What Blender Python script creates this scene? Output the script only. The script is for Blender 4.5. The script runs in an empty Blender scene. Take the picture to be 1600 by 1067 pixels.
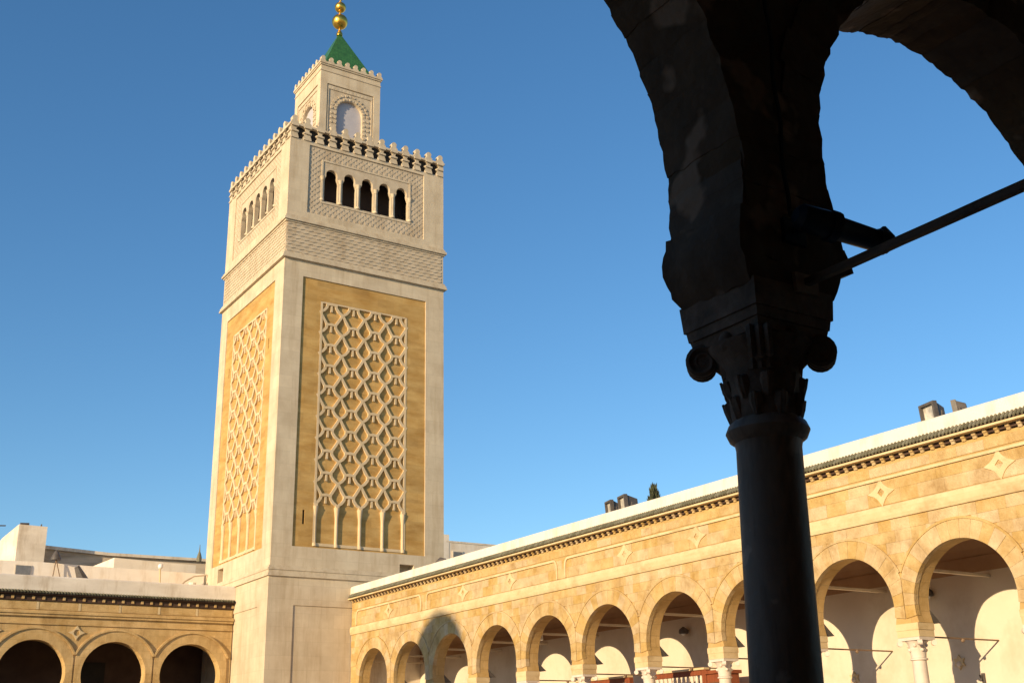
import bpy, bmesh, math, random
from mathutils import Vector, Matrix, noise
from mathutils.geometry import tessellate_polygon

# ---------------------------------------------------------------- camera, sky, sun, exposure
S = bpy.context.scene
COL = S.collection
rad = math.radians
F_PX, YAW, PITCH, ROLL = 1819.6, 0.5778, 0.3401, -0.0222
cam = bpy.data.cameras.new('camera')
cam.sensor_width = 36.0
cam.lens = 36.0 * F_PX / 1600.0
cam.clip_start = 0.05
cam.clip_end = 3000
camo = bpy.data.objects.new('camera', cam)
COL.objects.link(camo)
_f = Vector((math.sin(YAW) * math.cos(PITCH), math.cos(YAW) * math.cos(PITCH), math.sin(PITCH)))
_r = Vector((math.cos(YAW), -math.sin(YAW), 0))
_u = _r.cross(_f)
_R = _r * math.cos(ROLL) + _u * math.sin(ROLL)
_U = _u * math.cos(ROLL) - _r * math.sin(ROLL)
camo.matrix_world = Matrix((( _R.x, _U.x, -_f.x, 0), (_R.y, _U.y, -_f.y, 0), (_R.z, _U.z, -_f.z, 0), (0, 0, 0, 1)))
S.camera = camo

TO_SUN = Vector((-1.0, -0.343, 0.248)).normalized()
SUN_EL = math.asin(TO_SUN.z)
SUN_AZ = math.atan2(TO_SUN.x, TO_SUN.y)          # clockwise from +Y
w = bpy.data.worlds.new('World')
S.world = w
w.use_nodes = True
nt = w.node_tree
bg = nt.nodes['Background']
sky = nt.nodes.new('ShaderNodeTexSky')
sky.sky_type = 'NISHITA'
sky.sun_disc = False
sky.sun_elevation = SUN_EL
sky.sun_rotation = SUN_AZ
sky.altitude = 0
sky.air_density = 1.0
sky.dust_density = 0.3
sky.ozone_density = 3.0
hs = nt.nodes.new('ShaderNodeHueSaturation')
hs.inputs['Saturation'].default_value = 1.16
nt.links.new(sky.outputs[0], hs.inputs['Color'])
nt.links.new(hs.outputs[0], bg.inputs['Color'])
bg.inputs['Strength'].default_value = 0.140
sun = bpy.data.lights.new('sun', 'SUN')
sun.energy = 5.0
sun.angle = rad(0.5)
sun.color = (1.0, 0.77, 0.47)
suno = bpy.data.objects.new('sun', sun)
COL.objects.link(suno)
suno.location = (-60, -20, 40)
suno.rotation_euler = (-TO_SUN).to_track_quat('-Z', 'Y').to_euler()
S.view_settings.view_transform = 'Standard'
S.view_settings.look = 'None'
S.view_settings.gamma = 1
S.view_settings.exposure = 0.38
S.view_settings.use_curve_mapping = False

random.seed(7)
PI = math.pi

# ---------------------------------------------------------------- materials
def mat(name, c1, c2, scale=1.2, rough=0.85, bump=0.1, bscale=30.0, metal=0.0, island=0.0,
        joints=None, stretch=None, c3=None, patch=None, spec=0.3, streak=None):
    m = bpy.data.materials.new(name)
    m.use_nodes = True
    t = m.node_tree
    N, L = t.nodes, t.links
    b = N['Principled BSDF']
    b.inputs['Roughness'].default_value = rough
    b.inputs['Metallic'].default_value = metal
    b.inputs['Specular IOR Level'].default_value = spec
    geo = N.new('ShaderNodeNewGeometry')
    vec = geo.outputs['Position']
    if stretch:
        mp = N.new('ShaderNodeMapping')
        mp.inputs['Scale'].default_value = stretch
        L.new(vec, mp.inputs['Vector'])
        vec = mp.outputs[0]
    n1 = N.new('ShaderNodeTexNoise')
    n1.inputs['Scale'].default_value = scale
    n1.inputs['Detail'].default_value = 6
    n1.inputs['Roughness'].default_value = 0.62
    L.new(vec, n1.inputs['Vector'])
    rp = N.new('ShaderNodeValToRGB')
    rp.color_ramp.elements[0].position = 0.32
    rp.color_ramp.elements[0].color = (*c1, 1)
    rp.color_ramp.elements[1].position = 0.68
    rp.color_ramp.elements[1].color = (*c2, 1)
    if c3:
        e = rp.color_ramp.elements.new(0.84)
        e.color = (*c3, 1)
    L.new(n1.outputs['Fac'], rp.inputs['Fac'])
    col = rp.outputs['Color']
    if island:
        oi = N.new('ShaderNodeObjectInfo')
        ad = N.new('ShaderNodeMath'); ad.operation = 'ADD'
        L.new(oi.outputs['Random'], ad.inputs[0]); L.new(geo.outputs['Random Per Island'], ad.inputs[1])
        fr = N.new('ShaderNodeMath'); fr.operation = 'FRACT'
        L.new(ad.outputs[0], fr.inputs[0])
        mr = N.new('ShaderNodeMapRange')
        mr.inputs['To Min'].default_value = 1 - island
        mr.inputs['To Max'].default_value = 1 + island * 0.7
        L.new(fr.outputs[0], mr.inputs['Value'])
        hs = N.new('ShaderNodeHueSaturation')
        L.new(mr.outputs[0], hs.inputs['Value'])
        mr2 = N.new('ShaderNodeMapRange')
        mr2.inputs['To Min'].default_value = 1.12
        mr2.inputs['To Max'].default_value = 0.82
        L.new(fr.outputs[0], mr2.inputs['Value'])
        L.new(mr2.outputs[0], hs.inputs['Saturation'])
        L.new(col, hs.inputs['Color'])
        col = hs.outputs['Color']
    if patch:
        pn = N.new('ShaderNodeTexNoise')
        pn.inputs['Scale'].default_value = patch[1]
        pn.inputs['Detail'].default_value = 3
        L.new(geo.outputs['Position'], pn.inputs['Vector'])
        pr = N.new('ShaderNodeValToRGB')
        pr.color_ramp.elements[0].position = patch[2]
        pr.color_ramp.elements[1].position = patch[2] + 0.05
        L.new(pn.outputs['Fac'], pr.inputs['Fac'])
        mx = N.new('ShaderNodeMix'); mx.data_type = 'RGBA'
        L.new(pr.outputs['Color'], mx.inputs['Factor'])
        L.new(col, mx.inputs['A'])
        mx.inputs['B'].default_value = (*patch[0], 1)
        col = mx.outputs['Result']
    if streak:
        sm = N.new('ShaderNodeMapping')
        sm.inputs['Scale'].default_value = streak[1]
        L.new(geo.outputs['Position'], sm.inputs['Vector'])
        sn = N.new('ShaderNodeTexNoise')
        sn.inputs['Scale'].default_value = 1.0
        sn.inputs['Detail'].default_value = 4
        sn.inputs['Roughness'].default_value = 0.7
        L.new(sm.outputs[0], sn.inputs['Vector'])
        sr = N.new('ShaderNodeValToRGB')
        sr.color_ramp.elements[0].position = 0.30
        sr.color_ramp.elements[0].color = (*streak[0], 1)
        sr.color_ramp.elements[1].position = 0.52
        sr.color_ramp.elements[1].color = (1, 1, 1, 1)
        L.new(sn.outputs['Fac'], sr.inputs['Fac'])
        sx_ = N.new('ShaderNodeMix'); sx_.data_type = 'RGBA'; sx_.blend_type = 'MULTIPLY'
        sx_.inputs['Factor'].default_value = 1.0
        L.new(col, sx_.inputs['A']); L.new(sr.outputs['Color'], sx_.inputs['B'])
        col = sx_.outputs['Result']
    n2 = N.new('ShaderNodeTexNoise')
    n2.inputs['Scale'].default_value = bscale
    n2.inputs['Detail'].default_value = 5
    L.new(geo.outputs['Position'], n2.inputs['Vector'])
    h = n2.outputs['Fac']
    if joints:
        bw, bh, strength, dark = joints
        sx = N.new('ShaderNodeSeparateXYZ')
        L.new(geo.outputs['Position'], sx.inputs[0])
        a = N.new('ShaderNodeMath'); a.operation = 'ADD'
        L.new(sx.outputs['X'], a.inputs[0]); L.new(sx.outputs['Y'], a.inputs[1])
        cb = N.new('ShaderNodeCombineXYZ')
        L.new(a.outputs[0], cb.inputs['X']); L.new(sx.outputs['Z'], cb.inputs['Y'])
        br = N.new('ShaderNodeTexBrick')
        br.inputs['Scale'].default_value = 1.0
        br.inputs['Brick Width'].default_value = bw
        br.inputs['Row Height'].default_value = bh
        br.inputs['Mortar Size'].default_value = 0.012
        br.inputs['Mortar Smooth'].default_value = 0.3
        br.inputs['Bias'].default_value = 0.0
        br.inputs['Color1'].default_value = (1 - strength, 1 - strength, 1 - strength, 1)
        br.inputs['Color2'].default_value = (1, 1, 1, 1)
        br.inputs['Mortar'].default_value = (dark, dark, dark, 1)
        L.new(cb.outputs[0], br.inputs['Vector'])
        mm = N.new('ShaderNodeMix'); mm.data_type = 'RGBA'; mm.blend_type = 'MULTIPLY'
        mm.inputs['Factor'].default_value = 1.0
        L.new(col, mm.inputs['A']); L.new(br.outputs['Color'], mm.inputs['B'])
        col = mm.outputs['Result']
    L.new(col, b.inputs['Base Color'])
    if bump:
        bp = N.new('ShaderNodeBump')
        bp.inputs['Strength'].default_value = bump
        bp.inputs['Distance'].default_value = 0.02
        L.new(h, bp.inputs['Height'])
        L.new(bp.outputs[0], b.inputs['Normal'])
    return m

M = {}
M['marble'] = mat('cream_marble', (0.53, 0.43, 0.30), (0.65, 0.55, 0.40), 1.1, 0.8, 0.2, 25, joints=(1.1, 0.55, 0.085, 0.88), streak=((0.84, 0.80, 0.75), (2.2, 2.2, 0.22)))
M['marble_trim'] = mat('cream_marble_trim', (0.50, 0.415, 0.30), (0.60, 0.505, 0.365), 2.0, 0.8, 0.12, 30, streak=((0.80, 0.75, 0.70), (3, 3, 1.2)))
M['carved'] = mat('carved_marble', (0.47, 0.385, 0.275), (0.57, 0.475, 0.35), 3.0, 0.85, 0.2, 30, streak=((0.82, 0.78, 0.73), (2, 2, 0.6)))
M['ochre'] = mat('ochre_stone', (0.45, 0.255, 0.07), (0.60, 0.395, 0.15), 1.3, 0.85, 0.3, 20, stretch=(0.7, 0.7, 1.9), c3=(0.66, 0.45, 0.20), joints=(0.85, 0.42, 0.16, 0.90), streak=((0.80, 0.76, 0.72), (0.6, 0.6, 2.6)))
M['lattice'] = mat('lattice_stone', (0.56, 0.425, 0.25), (0.65, 0.51, 0.33), 2.0, 0.85, 0.1, 30)
M['grey_infill'] = mat('grey_infill', (0.40, 0.385, 0.42), (0.48, 0.455, 0.48), 1.5, 0.6, 0.05, 20)
M['dark'] = mat('dark_void', (0.02, 0.017, 0.015), (0.03, 0.025, 0.02), 2, 0.9, 0.0)  # shade of deep openings put into a near-black colour
M['chamber'] = mat('belfry_shade', (0.05, 0.03, 0.02), (0.07, 0.04, 0.028), 2, 0.9, 0.1)  # belfry shade put into the dark colour
M['green'] = mat('green_glazed_tile', (0.035, 0.135, 0.03), (0.055, 0.185, 0.045), 5, 0.35, 0.1, 20, joints=(0.16, 0.14, 0.25, 0.6), spec=0.5)
M['green_tile'] = mat('green_roof_tile', (0.13, 0.12, 0.078), (0.22, 0.205, 0.135), 9, 0.5, 0.1, 30, island=0.25)
M['gold'] = mat('gilded_metal', (0.75, 0.42, 0.06), (0.85, 0.52, 0.10), 6, 0.32, 0.02, 10, metal=1.0)
M['sand'] = mat('sandstone_block', (0.44, 0.288, 0.115), (0.58, 0.425, 0.215), 2.6, 0.9, 0.8, 24, island=0.055, c3=(0.63, 0.475, 0.25), streak=((0.72, 0.66, 0.58), (1.6, 1.6, 1.3)))
M['sand_core'] = mat('sandstone_core', (0.44, 0.28, 0.12), (0.58, 0.40, 0.19), 2.2, 0.92, 0.35, 26, joints=(0.52, 0.27, 0.10, 0.8))
M['sand_trim'] = mat('sandstone_trim', (0.58, 0.435, 0.235), (0.67, 0.525, 0.31), 2.0, 0.85, 0.15, 30, streak=((0.78, 0.72, 0.64), (1.3, 1.3, 2.0)))
M['sand_far'] = mat('sandstone_far', (0.50, 0.32, 0.12), (0.68, 0.475, 0.225), 1.6, 0.9, 0.5, 22, joints=(0.6, 0.3, 0.12, 0.82), streak=((0.70, 0.64, 0.56), (1.6, 1.6, 0.7)))
M['sand_soffit'] = mat('sandstone_soffit', (0.46, 0.29, 0.10), (0.58, 0.39, 0.17), 2.4, 0.9, 0.3, 26, joints=(0.5, 0.3, 0.12, 0.8))
M['white'] = mat('whitewash', (0.70, 0.63, 0.53), (0.77, 0.70, 0.60), 0.8, 0.9, 0.15, 9, streak=((0.84, 0.80, 0.74), (2.0, 2.0, 0.5)))
M['white_old'] = mat('old_whitewash', (0.64, 0.56, 0.46), (0.80, 0.72, 0.61), 0.7, 0.9, 0.15, 9, stretch=(1, 1, 2.5), streak=((0.74, 0.68, 0.60), (2.0, 2.0, 0.4)))
M['old_wall'] = mat('weathered_wall', (0.33, 0.25, 0.17), (0.68, 0.57, 0.44), 0.9, 0.9, 0.3, 12, stretch=(0.4, 0.4, 2.2))
M['white_bright'] = mat('bright_limewash', (0.76, 0.68, 0.58), (0.86, 0.78, 0.67), 0.6, 0.9, 0.15, 9, stretch=(1, 1, 1.8), streak=((0.82, 0.76, 0.68), (1.6, 1.6, 0.4)))
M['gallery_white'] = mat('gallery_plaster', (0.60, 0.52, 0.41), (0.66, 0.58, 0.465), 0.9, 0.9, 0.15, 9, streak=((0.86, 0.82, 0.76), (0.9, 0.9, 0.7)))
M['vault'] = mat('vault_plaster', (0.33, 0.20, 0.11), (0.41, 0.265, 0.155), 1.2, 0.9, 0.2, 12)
M['col_marble'] = mat('column_marble', (0.58, 0.49, 0.40), (0.70, 0.61, 0.52), 3.0, 0.6, 0.1, 30)
M['shade_in'] = mat('gallery_shade', (0.055, 0.03, 0.02), (0.085, 0.05, 0.034), 1.5, 0.9, 0.1, 12)  # shade of the unlit gallery and eaves put into a dark brown
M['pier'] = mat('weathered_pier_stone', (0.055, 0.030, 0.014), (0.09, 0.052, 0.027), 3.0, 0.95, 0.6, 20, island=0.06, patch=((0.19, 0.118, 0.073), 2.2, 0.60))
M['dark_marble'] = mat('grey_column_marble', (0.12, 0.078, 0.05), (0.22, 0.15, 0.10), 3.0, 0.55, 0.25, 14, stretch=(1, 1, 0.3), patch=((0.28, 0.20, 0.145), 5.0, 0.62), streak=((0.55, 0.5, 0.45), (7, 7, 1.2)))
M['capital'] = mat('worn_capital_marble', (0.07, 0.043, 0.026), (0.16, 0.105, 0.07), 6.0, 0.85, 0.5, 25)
M['wood'] = mat('red_brown_wood', (0.17, 0.045, 0.018), (0.26, 0.075, 0.03), 4, 0.5, 0.1, 30, stretch=(4, 4, 1))
M['wood_dark'] = mat('dark_beam_wood', (0.075, 0.045, 0.026), (0.13, 0.08, 0.048), 6, 0.8, 0.3, 30, stretch=(6, 1, 6))
M['wood_pale'] = mat('lightened_baluster_wood', (0.6, 0.5, 0.4), (0.7, 0.6, 0.5), 6, 0.6, 0.1, 30)  # light showing through the balustrade put into the pale wood colour
M['metal_dark'] = mat('dark_lamp_metal', (0.07, 0.06, 0.055), (0.11, 0.095, 0.085), 8, 0.5, 0.05, 30)
M['metal_blue'] = mat('blue_black_metal', (0.006, 0.008, 0.014), (0.009, 0.012, 0.02), 8, 0.5, 0.05, 30)
M['glass_lamp'] = mat('glared_lamp_glass', (0.16, 0.15, 0.13), (0.72, 0.66, 0.56), 3.0, 0.25, 0.0, spec=0.8)  # bright spots on the lens put into the colour as pale noise
M['iron'] = mat('rusty_iron', (0.16, 0.10, 0.06), (0.24, 0.16, 0.1), 9, 0.7, 0.1, 40)
M['paving'] = mat('courtyard_paving', (0.42, 0.34, 0.25), (0.52, 0.43, 0.32), 0.6, 0.6, 0.15, 9)
M['porch_floor'] = mat('porch_paving', (0.27, 0.21, 0.15), (0.34, 0.27, 0.20), 0.8, 0.6, 0.15, 9)
M['hall'] = mat('hall_dark_wall', (0.24, 0.155, 0.095), (0.32, 0.21, 0.13), 1.0, 0.85, 0.2, 9)
M['foliage'] = mat('cypress_foliage', (0.035, 0.04, 0.02), (0.075, 0.08, 0.04), 6, 0.9, 0.2, 20)
M['cable'] = mat('black_cable', (0.015, 0.015, 0.015), (0.03, 0.03, 0.03), 8, 0.6, 0.0)
M['window_grey'] = mat('grey_window', (0.13, 0.14, 0.15), (0.2, 0.2, 0.21), 6, 0.3, 0.0)
M['bulb'] = mat('white_glass_globe', (0.7, 0.68, 0.64), (0.8, 0.78, 0.74), 6, 0.25, 0.0)

# ---------------------------------------------------------------- mesh builder
class MB:
    def __init__(s):
        s.v, s.f, s.mi = [], [], []
    def add(s, verts, faces, mi=0):
        o = len(s.v)
        s.v += [Vector(p) for p in verts]
        s.f += [tuple(i + o for i in f) for f in faces]
        s.mi += [mi] * len(faces)
        return s
    def box(s, a, b, mi=0):
        (x0, y0, z0), (x1, y1, z1) = a, b
        v = [(x0, y0, z0), (x1, y0, z0), (x1, y1, z0), (x0, y1, z0), (x0, y0, z1), (x1, y0, z1), (x1, y1, z1), (x0, y1, z1)]
        return s.add(v, [(3, 2, 1, 0), (4, 5, 6, 7), (0, 1, 5, 4), (1, 2, 6, 5), (2, 3, 7, 6), (3, 0, 4, 7)], mi)
    def plate(s, fr, loops, w0, w1, mi=0, back=True):
        flat = [p for l in loops for p in l]
        tri = tessellate_polygon([[Vector((p[0], p[1], 0)) for p in l] for l in loops])
        n = len(flat)
        v = [fr(p[0], p[1], w1) for p in flat]
        f = [tuple(t) for t in tri]
        if back or True:
            v += [fr(p[0], p[1], w0) for p in flat]
        if back:
            f += [tuple(i + n for i in reversed(t)) for t in tri]
        o = 0
        for l in loops:
            k = len(l)
            for i in range(k):
                j = (i + 1) % k
                f.append((o + i, o + j, o + j + n, o + i + n))
            o += k
        return s.add(v, f, mi)
    def strip(s, fr, pts, width, w0, w1, mi=0):
        # extruded ribbon following a polyline in a wall plane
        L, R = [], []
        for i, p in enumerate(pts):
            a = pts[max(i - 1, 0)]; b = pts[min(i + 1, len(pts) - 1)]
            d1 = Vector((p[0] - a[0], p[1] - a[1])); d2 = Vector((b[0] - p[0], b[1] - p[1]))
            if d1.length < 1e-6: d1 = d2
            if d2.length < 1e-6: d2 = d1
            d1.normalize(); d2.normalize()
            n = Vector((-d1.y - d2.y, d1.x + d2.x)) / max(1 + d1.dot(d2), .5) * width / 2
            L.append((p[0] + n.x, p[1] + n.y)); R.append((p[0] - n.x, p[1] - n.y))
        v, f = [], []
        for l, r in zip(L, R):
            v += [fr(*l, w1), fr(*r, w1), fr(*l, w0), fr(*r, w0)]
        for i in range(len(pts) - 1):
            a, b = 4 * i, 4 * i + 4
            f += [(a, a + 1, b + 1, b), (a + 2, a, b, b + 2), (a + 1, a + 3, b + 3, b + 1), (a + 3, a + 2, b + 2, b + 3)]
        e = 4 * (len(pts) - 1)
        f += [(0, 2, 3, 1), (e, e + 1, e + 3, e + 2)]
        return s.add(v, f, mi)
    def tube(s, pts, r, n=10, mi=0, caps=True):
        pts = [Vector(p) for p in pts]
        rs = r if isinstance(r, (list, tuple)) else [r] * len(pts)
        v, f = [], []
        ref = None
        for i, p in enumerate(pts):
            d = (pts[min(i + 1, len(pts) - 1)] - pts[max(i - 1, 0)]).normalized()
            if ref is None:
                ref = d.orthogonal().normalized()
            a = (ref - d * ref.dot(d)).normalized(); ref = a
            b = d.cross(a)
            for k in range(n):
                t = 2 * PI * k / n
                v.append(p + (a * math.cos(t) + b * math.sin(t)) * rs[i])
        for i in range(len(pts) - 1):
            for k in range(n):
                k2 = (k + 1) % n
                f.append((i * n + k, i * n + k2, (i + 1) * n + k2, (i + 1) * n + k))
        if caps:
            f.append(tuple(reversed(range(n))))
            f.append(tuple(range((len(pts) - 1) * n, len(pts) * n)))
        return s.add(v, f, mi)
    def lathe(s, c, prof, n=24, mi=0, lean=(0, 0)):
        # prof: (radius, z) pairs
        pts = []
        v, f = [], []
        for r, z in prof:
            for k in range(n):
                t = 2 * PI * k / n
                v.append((c[0] + lean[0] * z + r * math.cos(t), c[1] + lean[1] * z + r * math.sin(t), c[2] + z))
        for i in range(len(prof) - 1):
            for k in range(n):
                k2 = (k + 1) % n
                f.append((i * n + k, i * n + k2, (i + 1) * n + k2, (i + 1) * n + k))
        f.append(tuple(reversed(range(n)))); f.append(tuple(range((len(prof) - 1) * n, len(prof) * n)))
        return s.add(v, f, mi)
    def ball(s, c, r, n=20, m=12, mi=0, sz=1.0):
        prof = [(max(r * math.sin(PI * i / m), 0.001), -r * sz * math.cos(PI * i / m)) for i in range(m + 1)]
        return s.lathe(c, prof, n, mi)

WORLD = {}
def link(o, parent=None):
    COL.objects.link(o)
    if parent is not None:
        o.parent = parent
def obj(name, mb, m, parent=None, smooth=False, pivot=None, recalc=True, bevel=0.0):
    xs = [p.x for p in mb.v]; ys = [p.y for p in mb.v]; zs = [p.z for p in mb.v]
    if pivot is None:
        pivot = Vector(((min(xs) + max(xs)) / 2, (min(ys) + max(ys)) / 2, min(zs)))
    pivot = Vector(pivot)
    me = bpy.data.meshes.new(name)
    me.from_pydata([p - pivot for p in mb.v], [], mb.f)
    for mm in (m if isinstance(m, (list, tuple)) else [m]):
        me.materials.append(mm)
    if any(mb.mi):
        me.polygons.foreach_set('material_index', mb.mi)
    if recalc:
        bm = bmesh.new(); bm.from_mesh(me)
        bmesh.ops.recalc_face_normals(bm, faces=bm.faces)
        bm.to_mesh(me); bm.free()
    if smooth:
        me.shade_smooth()
        me.set_sharp_from_angle(angle=rad(38))
    o = bpy.data.objects.new(name, me)
    link(o, parent)
    pw = WORLD[parent.name] if parent is not None else Vector((0, 0, 0))
    o.location = pivot - pw
    WORLD[o.name] = pivot
    if bevel:
        bv = o.modifiers.new('bevel', 'BEVEL'); bv.width = bevel; bv.segments = 2; bv.limit_method = 'ANGLE'
    return o
def tag(o, label, cat, group=None):
    o['label'] = label; o['category'] = cat
    if group: o['group'] = group
    return o
def thing(name, label, cat, loc, group=None):
    o = bpy.data.objects.new(name, None)
    o.empty_display_size = 0.3
    COL.objects.link(o)
    o.location = loc
    WORLD[o.name] = Vector(loc)
    return tag(o, label, cat, group)
def structure(o, kind='structure'):
    o['kind'] = kind
    return o
def copy(o, delta, parent=None, scale=None):
    c = o.copy()
    COL.objects.link(c)
    c.location = o.location + Vector(delta)
    if parent is not None:
        c.parent = parent
    WORLD[c.name] = WORLD[o.name] + Vector(delta)
    for ch in list(o.children):
        d = ch.copy(); COL.objects.link(d); d.parent = c
        WORLD[d.name] = WORLD[ch.name] + Vector(delta)
    return c

def shell(fr_faces, u_len, z0, z1, mb=None, top=True):
    """box shell; fr_faces: list of (frame, length, loops_of_holes, pockets) for each side"""
    mb = mb or MB()
    for fr, ul, holes, pockets in fr_faces:
        loops = [[(0, z0), (ul, z0), (ul, z1), (0, z1)]] + holes + [p[0] for p in pockets]
        flat = [q for l in loops for q in l]
        tri = tessellate_polygon([[Vector((q[0], q[1], 0)) for q in l] for l in loops])
        mb.add([fr(q[0], q[1], 0) for q in flat], [tuple(t) for t in tri])
        for l, d, has_back in pockets + [(h, 0.35, False) for h in holes]:
            k = len(l)
            v = [fr(q[0], q[1], 0) for q in l] + [fr(q[0], q[1], -d) for q in l]
            f = [(i, (i + 1) % k, (i + 1) % k + k, i + k) for i in range(k)]
            if has_back:
                tri = tessellate_polygon([[Vector((q[0], q[1], 0)) for q in l]])
                f += [tuple(i + k for i in t) for t in tri]
            mb.add(v, f)
    return mb
def rect(u0, u1, v0, v1):
    return [(u0, v0), (u1, v0), (u1, v1), (u0, v1)]
def ring_slab(x0, x1, y0, y1, z0, z1, proud, mb=None):
    mb = mb or MB()
    return mb.box((x0 - proud, y0 - proud, z0), (x1 + proud, y1 + proud, z1))

# ---------------------------------------------------------------- ground
ZG = -1.70
g = MB()
g.add([(-900, -900, ZG), (900, -900, ZG), (900, 900, ZG), (-900, 900, ZG)], [(0, 1, 2, 3)])
structure(obj('courtyard_ground', g, M['paving']))

# ---------------------------------------------------------------- minaret
CX, CY, W = 17.35, 44.74, 8.0
def FS(u, v, w): return Vector((CX + u, CY - w, v))           # face with the lattice in grazing light
def FW(u, v, w): return Vector((CX - w, CY + u, v))           # sunlit face
def FN(u, v, w): return Vector((CX + W - u, CY + W + w, v))
def FE(u, v, w): return Vector((CX + W + w, CY + W - u, v))
mina = thing('minaret', 'tall square cream stone minaret with carved ochre panels, battlements and green pyramid roof', 'minaret', (CX + W / 2, CY + W / 2, ZG))
def box_frames(x0, x1, y0, y1):
    return (lambda u, v, w: Vector((x0 + u, y0 - w, v)), lambda u, v, w: Vector((x0 - w, y0 + u, v)),
            lambda u, v, w: Vector((x1 - u, y1 + w, v)), lambda u, v, w: Vector((x1 + w, y1 - u, v)))
def tower_box(name, x0, x1, y0, y1, z0, z1, pS, pW, hS=(), hW=(), m=None):
    a, b, c, d = box_frames(x0, x1, y0, y1)
    mb = shell([(a, x1 - x0, list(hS), list(pS)), (b, y1 - y0, list(hW), list(pW)), (c, x1 - x0, [], []), (d, y1 - y0, [], [])], 0, z0, z1)
    mb.add([(x0, y0, z0), (x1, y0, z0), (x1, y1, z0), (x0, y1, z0)], [(0, 1, 2, 3)])
    mb.add([(x0, y0, z1), (x1, y0, z1), (x1, y1, z1), (x0, y1, z1)], [(0, 1, 2, 3)])
    return obj(name, mb, m or M['marble'], mina, recalc=True)
# base
tower_box('base', CX - .06, CX + W + .06, CY - .06, CY + W + .06, ZG, 6.96,
          [(rect(1.09, 7.0, 0.2, 5.81), .035, True)], [(rect(1.09, 7.0, 0.2, 5.81), .035, True)])
mb = MB()
for z0, z1, pr in ((6.93, 7.03, .13), (7.03, 7.18, .085), (7.18, 7.27, .11), (7.27, 7.36, .06)):
    ring_slab(CX, CX + W, CY, CY + W, z0, z1, pr, mb)
obj('base_moulding', mb, M['marble_trim'], mina)
# shaft
PAN = (.90, 7.05, 8.18, 20.06)
tower_box('shaft', CX, CX + W, CY, CY + W, 7.34, 20.9,
          [(rect(*PAN), .22, True), (rect(5.83, 6.52, 7.40, 7.76), .5, True)], [(rect(PAN[0] + .12, PAN[1] + .1, PAN[2], PAN[3]), .22, True), (rect(5.55, 6.25, 7.40, 8.0), .4, True)])
LAT = (1.80, 6.10, 8.24, 19.08)
for fr, du in ((FS, 0.0), (FW, .12)):
    q = lambda u, v, w, fr=fr, du=du: fr(u + du, v, w)
    slits = [rect(1.32, 1.42, 9.12, 9.72)] if du == 0 else [rect(1.42, 1.5, 17.0, 17.5), rect(6.42, 6.5, 17.05, 17.5)]
    pb = MB().plate(q, [rect(PAN[0] + .002, PAN[1] - .002, PAN[2] + .002, PAN[3] - .002), rect(*LAT)] + slits, -.215, -.05)
    obj('stone_panel', pb, M['ochre'], mina)
    for s_ in slits:
        obj('slit_window', MB().plate(q, [[(s_[0][0] - .02, s_[0][1] - .02), (s_[1][0] + .02, s_[1][1] - .02), (s_[2][0] + .02, s_[2][1] + .02), (s_[3][0] - .02, s_[3][1] + .02)]], -.212, -.19), M['dark'], mina)
    obj('panel_field', MB().plate(q, [rect(LAT[0] + .003, LAT[1] - .003, LAT[2] + .003, LAT[3] - .003)], -.21, -.124), M['ochre'], mina)
    # lattice ribs: interlaced shouldered arches over slender colonnettes
    lb = MB()
    HX, P, NR, ZT = (LAT[1] - LAT[0]) / 8, .953, 10, 18.98
    wd = .115
    d0 = -.127
    sh = [(.19, 0), (.235, -.15), (.35, -.30), (.53, -.43), (.43, -.62), (.29, -.85)]
    for j in range(4):
        uc = LAT[0] + HX * (2 * j + 1)
        for sgn in (-1, 1):
            pts = []
            for i in range(NR):
                pts += [(uc + sgn * a * HX / .538, ZT - i * P + b * P) for a, b in sh[:(6 if i < NR - 1 else 4)]]
            lb.strip(q, pts, wd, d0, -.045 + .004 * (sgn > 0))
        for i in range(NR):
            z = ZT - i * P
            lb.strip(q, [(uc - .27, z + .0), (uc - .1, z + .02), (uc, z + .035), (uc + .1, z + .02), (uc + .27, z + .0)], .115, d0, -.032)
            lb.strip(q, [(uc, z - .02), (uc, z - .33)], .09, d0, -.052)
    obj('lattice', lb, M['lattice'], mina)
    fb = MB()
    fb.strip(q, [(LAT[0] + .055, 8.26), (LAT[0] + .055, 19.06)], .10, d0, -.038)
    fb.strip(q, [(LAT[1] - .055, 8.26), (LAT[1] - .055, 19.06)], .10, d0, -.038)
    fb.strip(q, [(LAT[0] + .11, 19.035), (LAT[1] - .11, 19.035)], .07, d0, -.040)
    fb.strip(q, [(LAT[0] + .11, 8.32), (LAT[1] - .11, 8.32)], .12, d0, -.040)
    obj('lattice_frame', fb, M['lattice'], mina)
    cb = None
    for j in range(5):
        u = LAT[0] + HX * 2 * j + (.1 if j == 0 else -.1 if j == 4 else 0)
        if cb is None:
            zt = ZT - (NR - 1) * P - .45 * P
            mbc = MB().tube([q(u, 8.38, -.10), q(u, zt - .5, -.10)], .075, 10)
            mbc.tube([q(u, zt - .5, -.10), q(u, zt - .3, -.10), q(u, zt - .05, -.10)], [.075, .10, .135], 10)
            mbc.tube([q(u, 8.25, -.10), q(u, 8.38, -.10)], .12, 10)
            mbc.tube([q(u, zt - .06, -.10), q(u, zt + .06, -.10)], .12, 4)
            cb = obj('colonnette', mbc, M['lattice'], mina, smooth=True); u0 = u
        else:
            copy(cb, q(u, 0, 0) - q(u0, 0, 0))
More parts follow.
